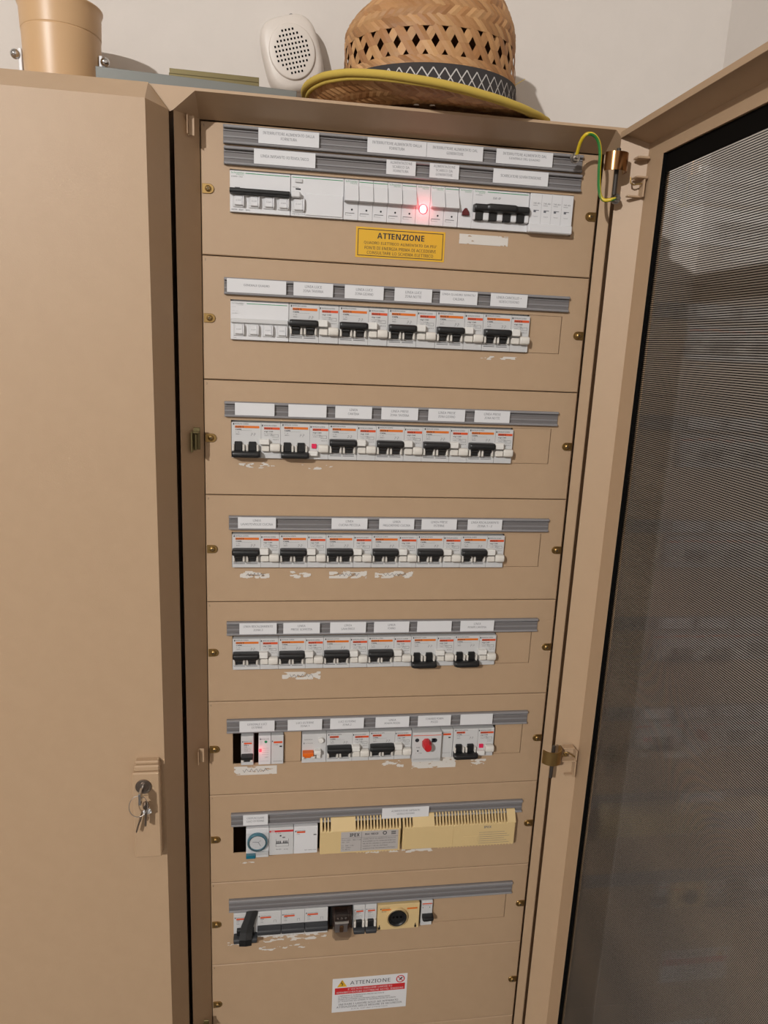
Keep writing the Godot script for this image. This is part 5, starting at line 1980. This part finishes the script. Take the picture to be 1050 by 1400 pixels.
# ---------------------------------------------------------------- hinges and earth wire
func curved_plate(r: float, h: float) -> ArrayMesh:
	# half-round bent strip, axis upright, bulging towards +z
	var b := MB.new()
	var n := 18
	for k in n:
		var a := PI * k / n
		var c := PI * (k + 1) / n
		for rr in [[r, 1.0], [r - 0.0016, -1.0]]:
			var p0 := Vector3(-cos(a) * rr[0], 0, sin(a) * rr[0])
			var p1 := Vector3(-cos(c) * rr[0], 0, sin(c) * rr[0])
			var up := Vector3(0, h, 0)
			var n0: Vector3 = Vector3(-cos(a), 0, sin(a)) * rr[1]
			var n1: Vector3 = Vector3(-cos(c), 0, sin(c)) * rr[1]
			b.tri(p0, p1, p1 + up, n0, n0, n1, n1)
			b.tri(p0, p1 + up, p0 + up, n0, n0, n1, n0)
		for y in [0.0, h]:
			var q := []
			for rr in [r, r - 0.0016]:
				q.append([Vector3(-cos(a) * rr, y, sin(a) * rr), Vector3(-cos(c) * rr, y, sin(c) * rr)])
			b.quad(q[0][0], q[0][1], q[1][1], q[1][0], Vector3(0, 1 if y > 0 else -1, 0))
	return b.mesh()


func fittings() -> void:
	for k in 2:
		var y := TOP - 0.0343 if k == 0 else TOP - 0.8240
		var t := thing("door_hinge", ["bronze bent-strip hinge at the top corner of the open door", "brass bent-strip hinge with a beige bracket halfway down the open door"][k], "hinge", Vector3(0.4895, y, 0.0620), "hinges of the glazed door")
		put("bent_strip", curved_plate(0.0155, 0.0205), M.bichromate if k == 0 else M.brass, t, Vector3(0.0, 0.0, 0.0), Vector3(0, 0.35, 0))
		var b := MB.new()
		b.rod(Vector3(0.002, -0.026, 0.004), Vector3(0.002, 0.026, 0.004), 0.0026, 10, 0.0005)
		put("hinge_pin", b.mesh(), M.interior_steel, t)
		# beige bracket welded to the door's edge
		b = MB.new()
		if k == 0:
			b.box(Vector3(0.013, 0.010, 0.0185), Vector3(0.0275, 0.0125, 0.0320), 0.0004)
			b.box(Vector3(0.013, -0.0115, 0.0185), Vector3(0.0275, -0.0095, 0.0320), 0.0004)
			b.box(Vector3(0.008, -0.032, 0.0185), Vector3(0.0240, -0.0300, 0.0250), 0.0004)
			b.box(Vector3(0.0240, -0.032, 0.0185), Vector3(0.0262, -0.0095, 0.0300), 0.0004)
		else:
			b.box(Vector3(0.004, 0.030, 0.0185), Vector3(0.0210, 0.0320, 0.0290), 0.0004)
			b.box(Vector3(0.004, 0.010, 0.0185), Vector3(0.0255, 0.0120, 0.0300), 0.0004)
			b.box(Vector3(0.0235, -0.016, 0.0185), Vector3(0.0255, 0.0270, 0.0300), 0.0004)
			b.box(Vector3(0.012, -0.016, 0.0185), Vector3(0.0255, -0.0140, 0.0250), 0.0004)
		put("bracket", b.mesh(), M.beige_paint, t, Vector3(0.012, 0.0058 if k == 0 else -0.009, -0.0215))
		b = MB.new()
		if k == 0:
			b.tube([Vector3(0.0095, -0.010, 0.021), Vector3(0.0100, -0.0165, 0.022), Vector3(0.0135, -0.0185, 0.023), Vector3(0.0225, -0.0170, 0.026)], 0.0010, 8)
		else:
			b.tube([Vector3(0.005, 0.016, 0.022), Vector3(0.009, 0.0235, 0.023), Vector3(0.014, 0.0220, 0.024), Vector3(0.022, 0.0170, 0.026)], 0.0010, 8)
			b.rod(Vector3(0.0085, 0.020, 0.020), Vector3(0.0085, 0.020, 0.026), 0.0022, 10, 0.0004)
		put("spring_wire", b.mesh(), M.brass, t, Vector3(0.012, 0.0058 if k == 0 else -0.009, -0.0190))
	# earth wire: yellow and green
	var pts := [Vector3(0.4540, -0.0100, 0.0300), Vector3(0.4530, 0.0010, 0.0400), Vector3(0.4560, 0.0082, 0.0480), Vector3(0.4640, 0.0085, 0.0500), Vector3(0.4715, 0.0020, 0.0500), Vector3(0.4755, -0.0110, 0.0500), Vector3(0.4765, -0.0300, 0.0500), Vector3(0.4780, -0.0480, 0.0510), Vector3(0.4800, -0.0590, 0.0530), Vector3(0.4840, -0.0645, 0.0560), Vector3(0.4900, -0.0645, 0.0600), Vector3(0.4960, -0.0625, 0.0620)]
	var curve := Curve3D.new()
	for k in pts.size():
		var tan: Vector3 = ((pts[mini(k + 1, pts.size() - 1)] as Vector3) - (pts[maxi(k - 1, 0)] as Vector3)) / 6.0
		curve.add_point(pts[k], -tan, tan)
	curve.bake_interval = 0.0015
	var baked := curve.get_baked_points()
	var t := thing("earth_wire", "yellow and green earth wire arching beside the upper hinge", "wire", Vector3(0, TOP, 0))
	var b := MB.new()
	var path := []
	for p in baked:
		path.append(p)
	b.tube(path, 0.0021, 12)
	put("yellow_sheath", b.mesh(), M.wire_yellow, t)
	b = MB.new()
	# the green stripe lies along one side of the sheath
	for k in path.size() - 1:
		var d: Vector3 = (path[k + 1] - path[k]).normalized()
		var side := d.cross(Vector3(0, 0, 1)).normalized()
		var q := []
		for p in [path[k], path[k + 1]]:
			for a in [0.15, 0.75, 1.35, 1.95]:
				q.append(p + (side * cos(a - 0.3) + Vector3(0, 0, 1) * sin(a - 0.3)) * 0.00222)
		for j in 3:
			b.quad(q[j], q[j + 1], q[4 + j + 1], q[4 + j], q[j] - path[k])
	put("green_stripe", b.mesh(), M.wire_green, t)
	for q in [Vector3(0.4540, -0.0125, 0.0270), Vector3(0.4975, -0.0625, 0.0600)]:
		b = MB.new()
		b.rod(q + Vector3(0, 0, -0.008), q + Vector3(0, 0, 0.006), 0.0024, 12, 0.0004)
		var ring0 := []
		var ring1 := []
		for j in 6:
			var a := TAU * j / 6
			ring0.append(q + Vector3(cos(a) * 0.0048, sin(a) * 0.0048, -0.001))
			ring1.append(q + Vector3(cos(a) * 0.0048, sin(a) * 0.0048, 0.003))
		b.loft([ring0, ring1], false)
		b.rod(q + Vector3(0, 0, -0.003), q + Vector3(0, 0, -0.0012), 0.0062, 16)
		put("terminal_nut", b.mesh(), M.steel, t)
